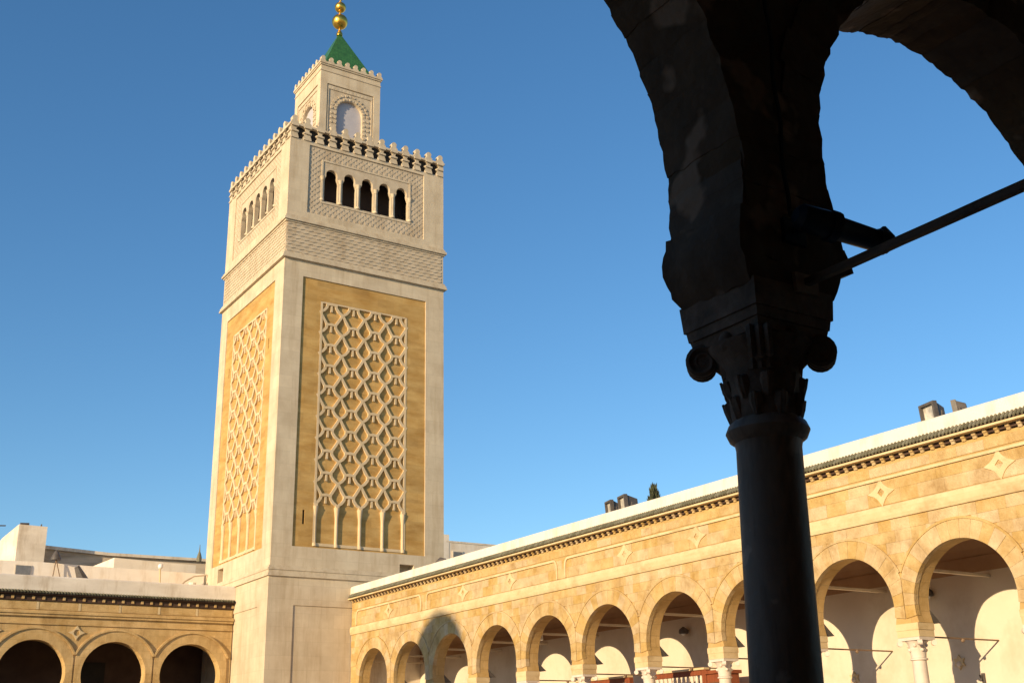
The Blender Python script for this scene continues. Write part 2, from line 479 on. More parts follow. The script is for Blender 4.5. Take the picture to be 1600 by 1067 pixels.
# moulding, wavy band, moulding
mb = MB()
for z0, z1, pr in ((20.80, 20.88, .13), (20.88, 21.0, .10), (21.0, 21.1, .05)):
    ring_slab(CX, CX + W, CY, CY + W, z0, z1, pr, mb)
obj('lower_moulding', mb, M['marble_trim'], mina)
obj('ornament_band', ring_slab(CX, CX + W, CY, CY + W, 21.08, 22.6, -.01), M['carved'], mina)
for fr in (FS, FW):
    wb = MB()
    rows = 9
    for i in range(rows):
        z = 21.19 + i * .163
        pts = [(.06 + k * .2, z + (.022 if (k + i) % 2 else -.022)) for k in range(40)]
        wb.strip(fr, pts, .085, -.02, .012)
    obj('carved_wave_course', wb, M['carved'], mina)
mb = MB()
for z0, z1, pr in ((22.55, 22.63, .05), (22.63, 22.74, .12), (22.74, 22.84, .07), (22.84, 22.9, .03)):
    ring_slab(CX, CX + W, CY, CY + W, z0, z1, pr, mb)
obj('upper_moulding', mb, M['marble_trim'], mina)
# belfry stage with five arched openings on each visible face
def horseshoe(uc, zs, r, z0, half, n=14):
    # opening from sill z0, straight jambs, narrow capitals line, round head
    pts = [(uc - half, z0), (uc + half, z0), (uc + half, zs - .22), (uc + half - .05, zs - .12)]
    for k in range(n + 1):
        t = -0.25 + (PI + .5) * k / n
        pts.append((uc + r * math.cos(t), zs + r * math.sin(t) + .06))
    pts += [(uc - half + .05, zs - .12), (uc - half, zs - .22)]
    return pts
BP = (.95, 6.92, 23.2, 26.62)
bay = .655
def arrow_hole(u):
    return [(u + (a - u) * 1.65, b) for a, b in arrow_pts(u)]
def arrow_pts(u):
    return [(u - .06, 26.80), (u + .06, 26.80), (u + .085, 26.97), (u + .11, 27.04), (u + .065, 27.1), (u + .065, 27.17),
            (u + .15, 27.25), (u + .12, 27.36), (u + .06, 27.43), (u - .06, 27.43), (u - .12, 27.36), (u - .15, 27.25), (u - .065, 27.17), (u - .065, 27.1), (u - .11, 27.04), (u - .085, 26.97)]
holes = [arrow_hole(.50 + i * .636) for i in range(12)]
tower_box('belfry_stage', CX, CX + W, CY, CY + W, 22.88, 27.5, [(rect(*BP), .06, False)], [(rect(BP[0] + .1, BP[1] + .1, BP[2], BP[3]), .06, False)], holes, holes)
for fr, du in ((FS, 0), (FW, .1)):
    q = lambda u, v, w, fr=fr, du=du: fr(u + du, v, w)
    arches = [horseshoe(2.12 + i * .905, 25.30, .285, 23.98, .355) for i in range(5)]
    pl = MB().plate(q, [rect(BP[0] - .05, BP[1] + .05, BP[2] - .05, BP[3] + .05)] + arches, -.27, -.058)
    obj('belfry_panel', pl, M['carved'], mina)
    # diagonal carved net around the arcade
    nb = MB()
    st = .27
    for fam in (1, -1):
        for k in range(-20, 45):
            base = k * st
            n = 46
            seg = None
            for i in range(n):
                v0 = BP[2] + i * (BP[3] - BP[2]) / n; v1 = v0 + (BP[3] - BP[2]) / n
                ua = base + fam * (v0 - BP[2]) + (0 if fam > 0 else 0); ub = base + fam * (v1 - BP[2])
                um, vm = (ua + ub) / 2, (v0 + v1) / 2
                ok = BP[0] + .06 < um < BP[1] - .06 and not (1.52 < um < 6.28 and 23.82 < vm < 26.08) and vm > BP[2] + .04 and vm < BP[3] - .04
                if ok and seg is None: seg = (ua, v0)
                if seg and (not ok or i == n - 1):
                    nb.strip(q, [seg, (ua, v0)], .085, -.06, -.044 + .002 * fam)
                    seg = None
    obj('carved_net', nb, M['carved'], mina)
    fb = MB().plate(q, [rect(1.60, 6.22, 23.84, 26.06), rect(1.68, 6.14, 23.93, 25.97)], -.059, -.028)
    obj('arcade_frame', fb, M['marble_trim'], mina)
    cb = None
    for i in range(6):
        u = 2.12 + (i - .5) * .905
        if cb is None:
            c = MB().tube([q(u, 23.98, -.10), q(u, 24.08, -.10)], .115, 12)
            c.tube([q(u, 24.08, -.10), q(u, 25.0, -.10)], .075, 12)
            c.tube([q(u, 25.0, -.10), q(u, 25.06, -.10), q(u, 25.2, -.10)], [.09, .095, .145], 12)
            cb = obj('belfry_column', c, M['marble_trim'], mina, smooth=True); u0 = u
        else:
            copy(cb, q(u, 0, 0) - q(u0, 0, 0))
    lb = MB()
    for i in range(13):
        ua = .50 + (i - 1) * .636 + .14; ub = .50 + i * .636 - .14
        ua = max(ua, .02) ; ub = min(ub, 7.98)
        if ub - ua < .1: continue
        a, b = (q(ua - du, 27.13, .075), q(ub - du, 27.165, -.01))
        for zz0, zz1, ww in ((27.10, 27.17, .06), (26.78, 26.84, .05), (27.38, 27.47, .08)):
            lb.plate(lambda u, v, w: q(u - du, v, w), [rect(ua, ub, zz0, zz1)], -.01, ww)
    structure(obj('bracket_course', lb, M['marble_trim'], mina), 'stuff')
inner = MB()
for fr in (FS, FW):
    obj('loophole_shade_sheet', MB().plate(fr, [rect(.3, 7.7, 26.7, 27.435)], -.3, -.12), M['dark'], mina)  # dark sheet added to stand in for shade inside the loopholes
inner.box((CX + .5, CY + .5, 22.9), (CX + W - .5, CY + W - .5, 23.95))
inner.box((CX + 1.0, CY + 1.0, 23.96), (CX + W - 1.0, CY + W - 1.0, 27.40))  # dark block above the floor, added so the arch openings look shaded
obj('belfry_floor_shade_core', inner, M['chamber'], mina)
obj('parapet_slab', MB().box((CX - .05, CY - .05, 27.44), (CX + W + .05, CY + W + .05, 27.54)), M['marble_trim'], mina)
def merlon(fr, u, z, wd, h, w0, w1):
    r = wd * .36
    pts = [(u - wd / 2, z), (u + wd / 2, z), (u + wd / 2, z + h * .22), (u + wd * .30, z + h * .40)]
    zc = z + h - r
    for k in range(11):
        t = -.5 + (PI + 1.0) * k / 10
        pts.append((u + r * math.cos(t), zc + r * math.sin(t)))
    pts += [(u - wd * .30, z + h * .40), (u - wd / 2, z + h * .22)]
    return MB().plate(fr, [pts], w0, w1)
for fr in (FS, FW, FN, FE):
    m0 = None
    for i in range(13):
        u = .18 + i * .637
        if fr in (FW, FN, FE) and i == 0: continue
        if fr in (FE,) and i == 12: continue
        if m0 is None:
            m0 = obj('merlon', merlon(fr, u, 27.535, .36, .42, -.24, .02), M['marble_trim'], mina); u0 = u
        else:
            copy(m0, fr(u, 0, 0) - fr(u0, 0, 0))
# lantern
LX0, LX1, LY0, LY1 = 19.70, 22.98, 47.10, 50.38
LS, LW, LN, LE = box_frames(LX0, LX1, LY0, LY1)
LP = (.36, 2.92, 27.9, 31.72)
tower_box('lantern', LX0, LX1, LY0, LY1, 27.5, 32.72, [(rect(*LP), .07, False)], [(rect(*LP), .07, False)])
for fr in (LS, LW):
    uc = 1.64
    arch = [(uc - .70, 28.0), (uc + .70, 28.0)] + [(uc + .70 * math.cos(t * PI / 16), 30.34 + .72 * math.sin(t * PI / 16)) for t in range(17)]
    ip = MB().plate(fr, [rect(LP[0] - .03, LP[1] + .03, LP[2] - .03, LP[3] + .03), arch], -.3, -.06)
    obj('lantern_panel', ip, M['carved'], mina)
    big = [(uc + (a - uc) * 1.03, 28 + (b - 28) * 1.01) for a, b in arch]
    obj('grey_niche', MB().plate(fr, [big], -.32, -.22), M['grey_infill'], mina)
    nb = MB()
    for rr, n in ((.80, 15), (1.0, 15)):
        for k in range(n):
            t = PI * (k + .5) / n
            c, s_ = math.cos(t), math.sin(t)
            a0, a1 = rr - .055, rr + .055
            dt = PI / n * .32
            pts = [(uc + r_ * math.cos(t + d_), 30.34 + r_ * math.sin(t + d_)) for r_, d_ in ((a0, -dt), (a1, -dt), (a1, dt), (a0, dt))]
            nb.plate(fr, [pts], -.065, -.015 if (k + (rr > .9)) % 2 else -.035)
        for k in range(9):
            for sg in (-1, 1):
                u_ = uc + sg * rr
                nb.plate(fr, [rect(u_ - .055, u_ + .055, 28.1 + k * .25, 28.22 + k * .25)], -.065, -.02)
    for k in range(12):
        nb.plate(fr, [rect(.47 + k * .2, .57 + k * .2, 31.5, 31.6)], -.065, -.02)
    structure(obj('carved_arch_blocks', nb, M['marble_trim'], mina), 'stuff')
    rim = MB().plate(fr, [rect(.42, 2.86, 27.95, 31.66), rect(.47, 2.81, 27.96, 31.46)], -.065, -.025)
    obj('lantern_frame', rim, M['marble_trim'], mina)
mb = MB()
ring_slab(LX0, LX1, LY0, LY1, 32.38, 32.44, .03, mb)
ring_slab(LX0, LX1, LY0, LY1, 32.70, 32.78, .05, mb)
ring_slab(LX0, LX1, LY0, LY1, 32.78, 32.88, .09, mb)
obj('lantern_cornice', mb, M['marble_trim'], mina)
for fr in (LS, LW, LN, LE):
    m0 = None
    for i in range(8):
        u = .08 + i * .446
        if fr in (LW, LN, LE) and i == 0: continue
        if fr is LE and i == 7: continue
        if m0 is None:
            m0 = obj('lantern_merlon', merlon(fr, u, 32.87, .30, .33, -.16, .06), M['marble_trim'], mina); u0 = u
        else:
            copy(m0, fr(u, 0, 0) - fr(u0, 0, 0))
LCX, LCY = (LX0 + LX1) / 2, (LY0 + LY1) / 2
py = MB()
hb = 1.42
py.add([(LCX - hb, LCY - hb, 32.87), (LCX + hb, LCY - hb, 32.87), (LCX + hb, LCY + hb, 32.87), (LCX - hb, LCY + hb, 32.87), (LCX, LCY, 36.05)],
       [(0, 1, 4), (1, 2, 4), (2, 3, 4), (3, 0, 4), (3, 2, 1, 0)])
rf = obj('pyramid_roof', py, M['green'], mina)
fn = MB().tube([(LCX, LCY, 35.8), (LCX, LCY, 39.4)], .05, 10)
fn.lathe((LCX, LCY, 35.85), [(.16, 0), (.17, .12), (.09, .3)], 14)
fo = obj('finial_pole', fn, M['gold'], mina, smooth=True)
for z, r in ((36.72, .42), (37.62, .30), (38.3, .20)):
    obj('gilded_ball', MB().ball((LCX, LCY, z), r), M['gold'], fo, smooth=True)
cr = MB()
pts = [(LCX + .22 * math.sin(t), LCY, 38.95 - .22 * math.cos(t)) for t in [(-2.5 + 5.0 * k / 16) for k in range(17)]]
cr.tube(pts, [.012 + .035 * math.sin(PI * k / 16) for k in range(17)], 8)
obj('crescent', cr, M['gold'], fo, smooth=True)

# ---------------------------------------------------------------- shared arcade pieces
def arc_pts(uc, zc, r, a0, a1, n):
    return [(uc + r * math.cos(a0 + (a1 - a0) * k / n), zc + r * math.sin(a0 + (a1 - a0) * k / n)) for k in range(n + 1)]
def arcade_wall(fr, u0, u1, z0, z1, centres, zc, r, w0, w1, n=26):
    a0 = -math.asin((zc - z0) / r)
    loop = [(u0, z0)]
    for c in sorted(centres):
        loop += [(c + r * math.cos(t), zc + r * math.sin(t)) for t in [PI - a0 + (2 * a0 - PI) * k / n for k in range(n + 1)]]
    loop += [(u1, z0), (u1, z1), (u0, z1)]
    return MB().plate(fr, [loop], w0, w1)
def column_set(parent, c, z_imp0, z_imp1, zbase, r, half_w, half_d, cap_h, m_shaft):
    """one column: shaft mesh with capital, impost and base as its pieces"""
    x, y = c
    zc0 = z_imp0 - cap_h
    sh = MB().lathe((x, y, zbase + .22), [(r * 1.08, 0), (r * 1.08, .04), (r, .08), (r * .985, (zc0 - zbase - .3) * .6), (r * .9, zc0 - zbase - .28), (r * 1.12, zc0 - zbase - .265), (r * 1.12, zc0 - zbase - .235), (r * .92, zc0 - zbase - .22)], 20)
    s = obj('column', sh, m_shaft, parent, smooth=True)
    cp = MB().lathe((x, y, zc0), [(r * .95, 0), (r * 1.0, cap_h * .2), (r * 1.12, cap_h * .42), (r * 1.05, cap_h * .46), (r * 1.2, cap_h * .7), (r * 1.45, cap_h * .82)], 16)
    for k in range(8):                                   # acanthus tips
        t = 2 * PI * (k + .5) / 8
        rr = r * 1.12
        cp.ball((x + rr * math.cos(t), y + rr * math.sin(t), zc0 + cap_h * (.38 if k % 2 else .60)), r * .24, 8, 6)
    a = half_w * .98; b = min(half_d, half_w * 1.05)
    cp.box((x - b, y - a, zc0 + cap_h * .84), (x + b, y + a, z_imp0 - .003))
    for sx in (-1, 1):
        for sy in (-1, 1):                               # corner volutes
            p = Vector((x + sx * (b - .02), y + sy * (a - .02), zc0 + cap_h * .72))
            d = Vector((sx, -sy, 0)).normalized() * .05
            cp.tube([p - d, p + d], r * .36, 12)
    obj('capital', cp, M['col_marble'], s, smooth=True)
    ip = MB().box((x - half_d, y - half_w, z_imp0), (x + half_d, y + half_w, z_imp0 + (z_imp1 - z_imp0) * .5))
    ip.box((x - half_d - .012, y - half_w - .012, z_imp0 + (z_imp1 - z_imp0) * .5), (x + half_d + .012, y + half_w + .012, z_imp1 - .004))
    obj('impost', ip, M['sand_trim'], s)
    bs = MB().box((x - r * 1.5, y - r * 1.5, zbase), (x + r * 1.5, y + r * 1.5, zbase + .1))
    bs.lathe((x, y, zbase + .1), [(r * 1.4, 0), (r * 1.45, .05), (r * 1.15, .1), (r * 1.08, .13)], 20)
    obj('column_base', bs, M['col_marble'], s)
    return s

# ---------------------------------------------------------------- right gallery (sunlit arcade)
XA = 20.96
def FA(u, v, w): return Vector((XA - w, u, v))
GY0, GY1 = 4.75, 44.66
gal = thing('arcaded_gallery', 'long sunlit sandstone gallery of horseshoe arches running from the minaret to the right', 'gallery', (XA, 24.7, ZG))
CR = [15.38 + 3.025 * k for k in range(-3, 10)]
ZC, RI, ZS = 2.80, 1.255, 2.46
core = arcade_wall(FA, GY0, GY1, ZS, 6.0, CR, ZC, RI, -.47, -.012)
obj('wall', core, M['sand_soffit'], gal)
# voussoirs, one mesh shared by all arches per angular slot
NV = 19
RO = 1.64
slots = []
for k in range(NV):
    a0 = -.16 + (PI + .32) * k / NV; a1 = -.16 + (PI + .32) * (k + 1) / NV
    g_ = .0018
    def ro(t):
        c = abs(math.cos(t))
        return min(RO, 1.503 / c if c > 1e-3 else RO)
    pr = .014 + random.random() * .006
    pts = [(CR[3] + (RI - .012) * math.cos(a0 + g_), ZC + (RI - .012) * math.sin(a0 + g_)), (CR[3] + ro(a0 + g_) * math.cos(a0 + g_), ZC + ro(a0 + g_) * math.sin(a0 + g_))]
    am = (a0 + a1) / 2
    pts += [(CR[3] + ro(am) * math.cos(am), ZC + ro(am) * math.sin(am))]
    pts += [(CR[3] + ro(a1 - g_) * math.cos(a1 - g_), ZC + ro(a1 - g_) * math.sin(a1 - g_)), (CR[3] + (RI - .012) * math.cos(a1 - g_), ZC + (RI - .012) * math.sin(a1 - g_)),
            (CR[3] + (RI - .012) * math.cos(am), ZC + (RI - .012) * math.sin(am))]
    o = obj('voussoir', MB().plate(FA, [pts], -.12, pr), M['sand'], gal)
    slots.append(o)
for i, c in enumerate(CR):
    if i == 3: continue
    for o in slots:
        copy(o, (0, c - CR[3], 0))
am0 = None
for i, c in enumerate(CR):
    if am0 is None:
        tb = math.acos(1.49 / 1.665)
        am0 = obj('archivolt_moulding', MB().strip(FA, arc_pts(c, ZC, 1.665, tb, PI - tb, 26), .05, -.02, .035), M['sand'], gal)
    else:
        copy(am0, (0, c - CR[0], 0))
# ashlar courses of spandrels and frieze
def stones_for(z0, z1, length, seed):
    """x-intervals of stones in a course, list of polygons"""
    rnd = random.Random(seed)
    out = []
    u = GY0 + rnd.random() * .3
    prev = GY0 + .01
    while prev < GY1 - .05:
        nxt = min(prev + length * (.7 + .6 * rnd.random()), GY1 - .01)
        out.append((prev + .0015, nxt - .0015))
        prev = nxt
    return out
def arch_bottom(x):
    c = min(CR, key=lambda q: abs(q - x))
    d = abs(x - c)
    R = 1.69
    if d >= R: return None
    return ZC + math.sqrt(R * R - d * d)
polys = []
zrow = 3.46
courses = []
while zrow < 4.70:
    h = .25
    courses.append((zrow, min(zrow + h, 4.715))); zrow += h
for ci, (z0, z1) in enumerate(courses):
    for a, b in stones_for(z0, z1, .42, 100 + ci):
        n = 7
        xs = [a + (b - a) * k / (n - 1) for k in range(n)]
        run = []
        def flush(run):
            if len(run) >= 2 and run[-1][0] - run[0][0] > .05:
                polys.append([(x, bt) for x, bt in run] + [(run[-1][0], z1 - .0015), (run[0][0], z1 - .0015)])
        for x in xs:
            bt = arch_bottom(x)
            bt = z0 + .0015 if bt is None else max(z0 + .0015, bt)
            if bt < z1 - .03:
                run.append((x, bt))
            else:
                flush(run); run = []
        flush(run)
for ci, (z0, z1) in enumerate(((5.06, 5.36), (5.36, 5.62), (5.72, 5.93))):
    for a, b in stones_for(z0, z1, .55, 300 + ci):
        polys.append(rect(a, b, z0 + .0015, z1 - .0015))
polys.sort(key=lambda pl: pl[0][0] if pl[0][0] > 13.0 else 100 + pl[0][0])
rest = MB()
for i, pl in enumerate(polys):
    pr = .002 + random.random() * .006
    if i < 300:
        obj('stone_block', MB().plate(FA, [pl], -.05, pr, back=False), M['sand'], gal, recalc=False)
    else:
        rest.plate(FA, [pl], -.05, pr, back=False)
structure(obj('far_stone_blocks', rest, M['sand'], gal, recalc=False), 'stuff')
# ledge below the frieze
lg = MB()
prof = [(-.02, 4.71), (.05, 4.72), (.075, 4.80), (.085, 4.92), (.06, 5.02), (-.02, 5.055)]
lg.add([FA(u, z, w_) for u in (GY0, GY1) for w_, z in prof], [(i, i + 1, i + 7, i + 6) for i in range(5)] + [tuple(range(6)), tuple(range(6, 12))])
obj('string_course', lg, M['sand_trim'], gal)
# frieze frames with scooped ends
SEPS = [11.9, 20.75, 29.62, 38.45]
edges = [GY0] + SEPS + [GY1]
for a, b in zip(edges[:-1], edges[1:]):
    a2 = a + (.22 if a != GY0 else .12); b2 = b - (.22 if b != GY1 else .5)
    r_ = .16
    pts = [(a2, 5.06), (a2, 5.30)] + [(a2 + r_ - r_ * math.cos(t * PI / 8), 5.30 + .08 + .26 * math.sin(t * PI / 8)) for t in range(5)]
    pts += [(b2 - r_ + r_ * math.sin(t * PI / 8), 5.38 + .26 * math.cos(t * PI / 8)) for t in range(5)] + [(b2, 5.30), (b2, 5.06)]
    obj('frieze_frame', MB().strip(FA, pts, .065, -.02, .05), M['sand_trim'], gal)
# four-pointed stars
def star_loop(uc, zc, R, r):
    pts = []
    for k in range(4):
        t = PI / 2 * k
        pts.append((uc + R * math.cos(t), zc + R * .86 * math.sin(t)))
        for m_ in (1, 2, 3):
            tt = t + PI / 8 * m_
            q_ = r * (1.12 if m_ != 2 else 1.0)
            pts.append((uc + q_ * math.cos(tt), zc + q_ * .92 * math.sin(tt)))
    return pts
s0 = None
for yv in (7.95, 11.0 - 2.0 + 5.08, 17.12, 20.2 - .4, 23.34, 26.45, 32.55, 35.6, 41.3):
    if s0 is None:
        inn = [(yv + (.10 * math.cos(t)), 5.345 + .10 * math.sin(t)) for t in [PI / 2 * k for k in range(4)]]
        s0 = obj('star_ornament', MB().plate(FA, [star_loop(yv, 5.345, .375, .195), inn], -.02, .03), M['sand_trim'], gal); y0 = yv
    else:
        copy(s0, (0, yv - y0, 0))
# eaves: brackets, fascia, tile ends, white parapet
bk = MB()
c0 = GY0 + .15
bk.plate(lambda u, v, w: Vector((XA - u, c0 + w, v)), [[(-.02, 6.0), (.015, 5.99), (.03, 6.04), (.06, 6.06), (.07, 6.12), (-.02, 6.12)]], -.045, .045)
b0 = obj('eaves_bracket', bk, M['sand'], gal)
for k in range(1, 149):
    copy(b0, (0, .268 * k, 0))
obj('eaves_fascia', MB().box((XA - .20, GY0, 6.12), (XA + .3, GY1, 6.165)), M['sand_trim'], gal)
sl0 = obj('eaves_shade_strip', MB().box((XA - .012, c0 + .05, 6.035), (XA + .02, c0 + .218, 6.12)), M['shade_in'], gal)  # dark plates standing in for shade between the brackets
for k in range(1, 148):
    copy(sl0, (0, .268 * k, 0))
tl = MB()
yv = GY0 + .05
while yv < GY1 - .06:
    tl.tube([(XA - .235, yv, 6.195), (XA - .10, yv, 6.335)], .030, 6)
    yv += .095
structure(obj('roof_tiles', tl, M['green_tile'], gal), 'stuff')
obj('tile_shade_bed', MB().box((XA - .125, GY0, 6.163), (XA + .2, GY1, 6.32)), M['shade_in'], gal)  # dark slab standing in for shade between the tile ends
pp = MB()
prof = [(-.30, 6.20), (.10, 6.315), (.09, 6.60), (.04, 6.665), (-.5, 6.69), (-3.6, 6.62), (-3.6, 6.1), (-.30, 6.1)]
pp.add([FA(u, z, w_) for u in (GY0, GY1) for w_, z in prof], [(i, (i + 1) % 8, (i + 1) % 8 + 8, i + 8) for i in range(8)] + [tuple(range(8)), tuple(range(8, 16))])
obj('roof_parapet', pp, M['white'], gal, bevel=.02)
# interior
XB = 24.03
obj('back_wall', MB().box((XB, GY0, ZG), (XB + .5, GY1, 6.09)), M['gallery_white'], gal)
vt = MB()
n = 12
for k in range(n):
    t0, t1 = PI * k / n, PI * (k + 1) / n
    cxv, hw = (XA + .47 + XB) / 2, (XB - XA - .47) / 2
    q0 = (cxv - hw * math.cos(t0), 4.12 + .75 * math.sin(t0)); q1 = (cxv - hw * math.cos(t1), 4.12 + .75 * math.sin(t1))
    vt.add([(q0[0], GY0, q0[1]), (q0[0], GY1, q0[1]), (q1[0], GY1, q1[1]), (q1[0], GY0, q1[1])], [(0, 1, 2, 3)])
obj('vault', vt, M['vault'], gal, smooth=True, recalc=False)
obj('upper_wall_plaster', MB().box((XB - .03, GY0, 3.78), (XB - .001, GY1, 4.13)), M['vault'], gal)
obj('end_wall', MB().box((XA + .5, GY1 - .25, ZG), (XB, GY1 - .01, 4.9)), M['white_old'], gal)
obj('gallery_floor', MB().box((XA - .5, GY0, ZG + .002), (XB, GY1, ZG + .15)), M['paving'], gal)
cols = [c - 1.5125 for c in CR] + [CR[-1] + 1.5125]
c1 = column_set(gal, (XA + .235, cols[0]), 2.17, 2.46, ZG + .15, .165, .285, .25, .42, M['col_marble'])
cw = obj('tie_rod', MB().tube([(XA + .46, cols[0] - .0, 2.20), (XB + .02, cols[0], 2.20)], .018, 8), M['iron'], gal)
kn = obj('rod_knob', MB().ball(((XA + XB) / 2 + .25, cols[0], 2.165), .045, 8, 6), M['iron'], cw)
bm_ = obj('transverse_beam', MB().box((XA + .47, cols[0] - .05, 3.62), (XB, cols[0] + .05, 3.68)), M['gallery_white'], gal)
cb_ = obj('corbel', MB().plate(lambda u, v, w: Vector((XA + .47 + u, cols[0] - .18 + w, v)), [[(-.01, 2.44), (.30, 2.47), (.12, 2.62), (-.01, 2.74)]], -.09, .09), M['metal_dark'], gal)
for c in cols[1:]:
    for o in (c1, cw, bm_, cb_):
        copy(o, (0, c - cols[0], 0))

# things inside the gallery
def wall_star(y, z, label):
    o = obj('wall_star', MB().plate(lambda u, v, w: Vector((XB - w, u, v)), [[(y + (.17 if k % 2 == 0 else .10) * math.sin(PI * k / 6), z + (.17 if k % 2 == 0 else .10) * math.cos(PI * k / 6)) for k in range(12)]], -.01, .05), M['sand_trim'])
    tag(o, label, 'wall ornament', 'star ornaments on the gallery wall')
    d = obj('boss', MB().ball((XB - .05, y, z - .05), .07, 10, 6), M['col_marble'], o)
wall_star(18.0, 1.80, 'pale star in the shadowed strip of wall inside the nearest full arch at right')
wall_star(21.2, 1.64, 'pale star ornament at the edge of shadow just right of the dark foreground column')
o = thing('wall_fitting', 'small grey fitting on the sunlit white wall under the nearest full arch at right', 'wall fitting', (XB - .02, 17.41, 1.36))
obj('back_plate', MB().box((XB - .04, 17.38, 1.30), (XB - .001, 17.46, 1.52)), M['metal_dark'], o)
obj('arm', MB().tube([(XB - .04, 17.42, 1.46), (XB - .12, 17.44, 1.48), (XB - .14, 17.40, 1.36)], .018, 6), M['metal_dark'], o)
def wall_lamp(y, z, label):
    o = thing('wall_lamp', label, 'lamp', (XB, y, z), 'round dark lamps on the gallery wall')
    obj('arm', MB().tube([(XB + .01, y, z), (XB - .18, y, z + .03)], .02, 8), M['metal_dark'], o)
    obj('shade', MB().lathe((XB - .2, y, z - .1), [(.13, 0), (.15, .05), (.13, .13), (.05, .19), (.02, .21)], 16), M['metal_dark'], o, smooth=True)
    obj('bulb', MB().ball((XB - .2, y, z - .09), .07, 10, 8), M['bulb'], o)
wall_lamp(18.5, 3.46, 'round dark lamp high on the shadowed wall inside the nearest full arch at right')
wall_lamp(27.45, 3.40, 'round dark lamp on the shadowed wall above the wooden screen')
o = thing('hanging_lamp', 'small white lamp hanging inside the arch fourth from the minaret shadow', 'lamp', (22.7, 34.2, 3.6))
o['label'] = 'small white lamp hanging in the dark upper part of an arch between shadow and screen'
zl = 3.62
ly = 33.42
o.location = (22.7, ly, zl); WORLD[o.name] = Vector((22.7, ly, zl))
obj('cord', MB().tube([(22.7, ly, 4.9), (22.7, ly, zl + .3)], .008, 5), M['cable'], o)
obj('tube_bulb', MB().tube([(22.7, ly + .03, zl + .32), (22.7, ly - .03, zl - .02)], .055, 8), M['bulb'], o)

# red-brown wooden screen behind the columns
scr = thing('wooden_screen', 'red brown wooden screen with pale balusters standing in for light between them, behind the columns near the foreground column', 'screen', (22.9, 28.2, ZG + .15))
SX = 22.9
for a, b, zt in ((25.55, 28.05, 2.12), (29.0, 31.6, 2.12)):
    obj('top_rail', MB().box((SX - .06, a, zt - .14), (SX + .06, b, zt)), M['wood'], scr, bevel=.01)
    obj('cap_moulding', MB().box((SX - .11, a - .04, zt), (SX + .11, b + .04, zt + .06)), M['sand_trim'], scr, bevel=.01)
    obj('lower_rail', MB().box((SX - .05, a, zt - .95), (SX + .05, b, zt - .82)), M['wood'], scr)
    obj('panel', MB().box((SX - .03, a, ZG + .15), (SX + .03, b, zt - .95)), M['wood'], scr)
    for y in (a, b):
        obj('post', MB().box((SX - .075, y - .09, ZG + .15), (SX + .075, y + .09, zt + .001)), M['wood'], scr)
    b0 = None
    y = a + .2
    while y < b - .12:
        if b0 is None:
            b0 = obj('baluster', MB().lathe((SX, y, zt - .83), [(.03, 0), (.05, .1), (.045, .25), (.025, .38), (.045, .5), (.05, .6), (.03, .7)], 10), M['wood_pale'], scr, smooth=True); yb = y
        else:
            copy(b0, (0, y - yb, 0))
        y += .19
obj('side_box', MB().box((SX - .12, 24.75, ZG + .15), (SX + .5, 25.4, 1.98)), M['wood'], scr, bevel=.015)
obj('box_cap', MB().box((SX - .18, 24.70, 1.98), (SX + .56, 25.44, 2.07)), M['wood'], scr)
obj('carved_door', MB().box((SX - .15, 24.86, ZG + .4), (SX - .12, 25.28, 1.75)), M['wood_dark'], scr)

# ---------------------------------------------------------------- left gallery
YL = 48.51
def FL(u, v, w): return Vector((u, YL - w, v))
lgal = thing('shaded_gallery', 'ochre stone gallery with dark arches adjoining the minaret at lower left', 'gallery', (6.0, YL, ZG))
LX_0, LX_1 = -18.0, CX - .065
CL = [15.6 - 3.07 * k for k in range(0, 11)]
LZC, LRI, LZS = 3.28, 1.25, 2.75
obj('wall', arcade_wall(FL, LX_0, LX_1, LZS, 5.98, CL, LZC, LRI, -.5, 0), M['sand_far'], lgal)
a0 = None
for c in CL:
    tb = math.acos(1.52 / 1.68)
    if a0 is None:
        tt = -.42
        ring = [(c + LRI * math.cos(t), LZC + LRI * math.sin(t)) for t in [tt + (PI - 2 * tt) * k / 26 for k in range(27)]]
        outr = [(c + min(1.66, 1.50 / max(abs(math.cos(t)), 1e-3)) * math.cos(t), LZC + min(1.66, 1.50 / max(abs(math.cos(t)), 1e-3)) * math.sin(t)) for t in [PI - tt - (PI - 2 * tt) * k / 26 for k in range(27)]]
        a0 = obj('arch_ring', MB().plate(FL, [ring + outr], -.05, .05), M['sand_far'], lgal)
        a1 = obj('archivolt_moulding', MB().strip(FL, arc_pts(c, LZC, 1.69, tb, PI - tb, 24), .07, -.02, .10), M['sand_far'], lgal)
    else:
        copy(a0, (c - CL[0], 0, 0)); copy(a1, (c - CL[0], 0, 0))
mb = MB()
for z0, z1, pr in ((5.10, 5.16, .05), (5.40, 5.50, .09), (5.50, 5.58, .14), (5.58, 5.63, .08)):
    mb.box((LX_0, YL - pr, z0), (LX_1, YL + .01, z1))
obj('string_course', mb, M['sand_far'], lgal)
p0 = None
for k in range(20):
    u1 = LX_1 - .06 - k * 1.57
    u0 = u1 - 1.46
    if u0 < LX_0: break
    if p0 is None:
        p0 = obj('stone_panel', MB().plate(FL, [rect(u0, u1, 5.66, 5.95)], -.02, .025), M['sand_far'], lgal); ub = u0
    else:
        copy(p0, (u0 - ub, 0, 0))
j0 = obj('panel_joint', MB().box((ub - .10, YL - .035, 5.66), (ub - .005, YL + .01, 5.95)), M['sand_trim'], lgal)
for k in range(1, 19):
    copy(j0, (-1.57 * k, 0, 0))
q0 = None
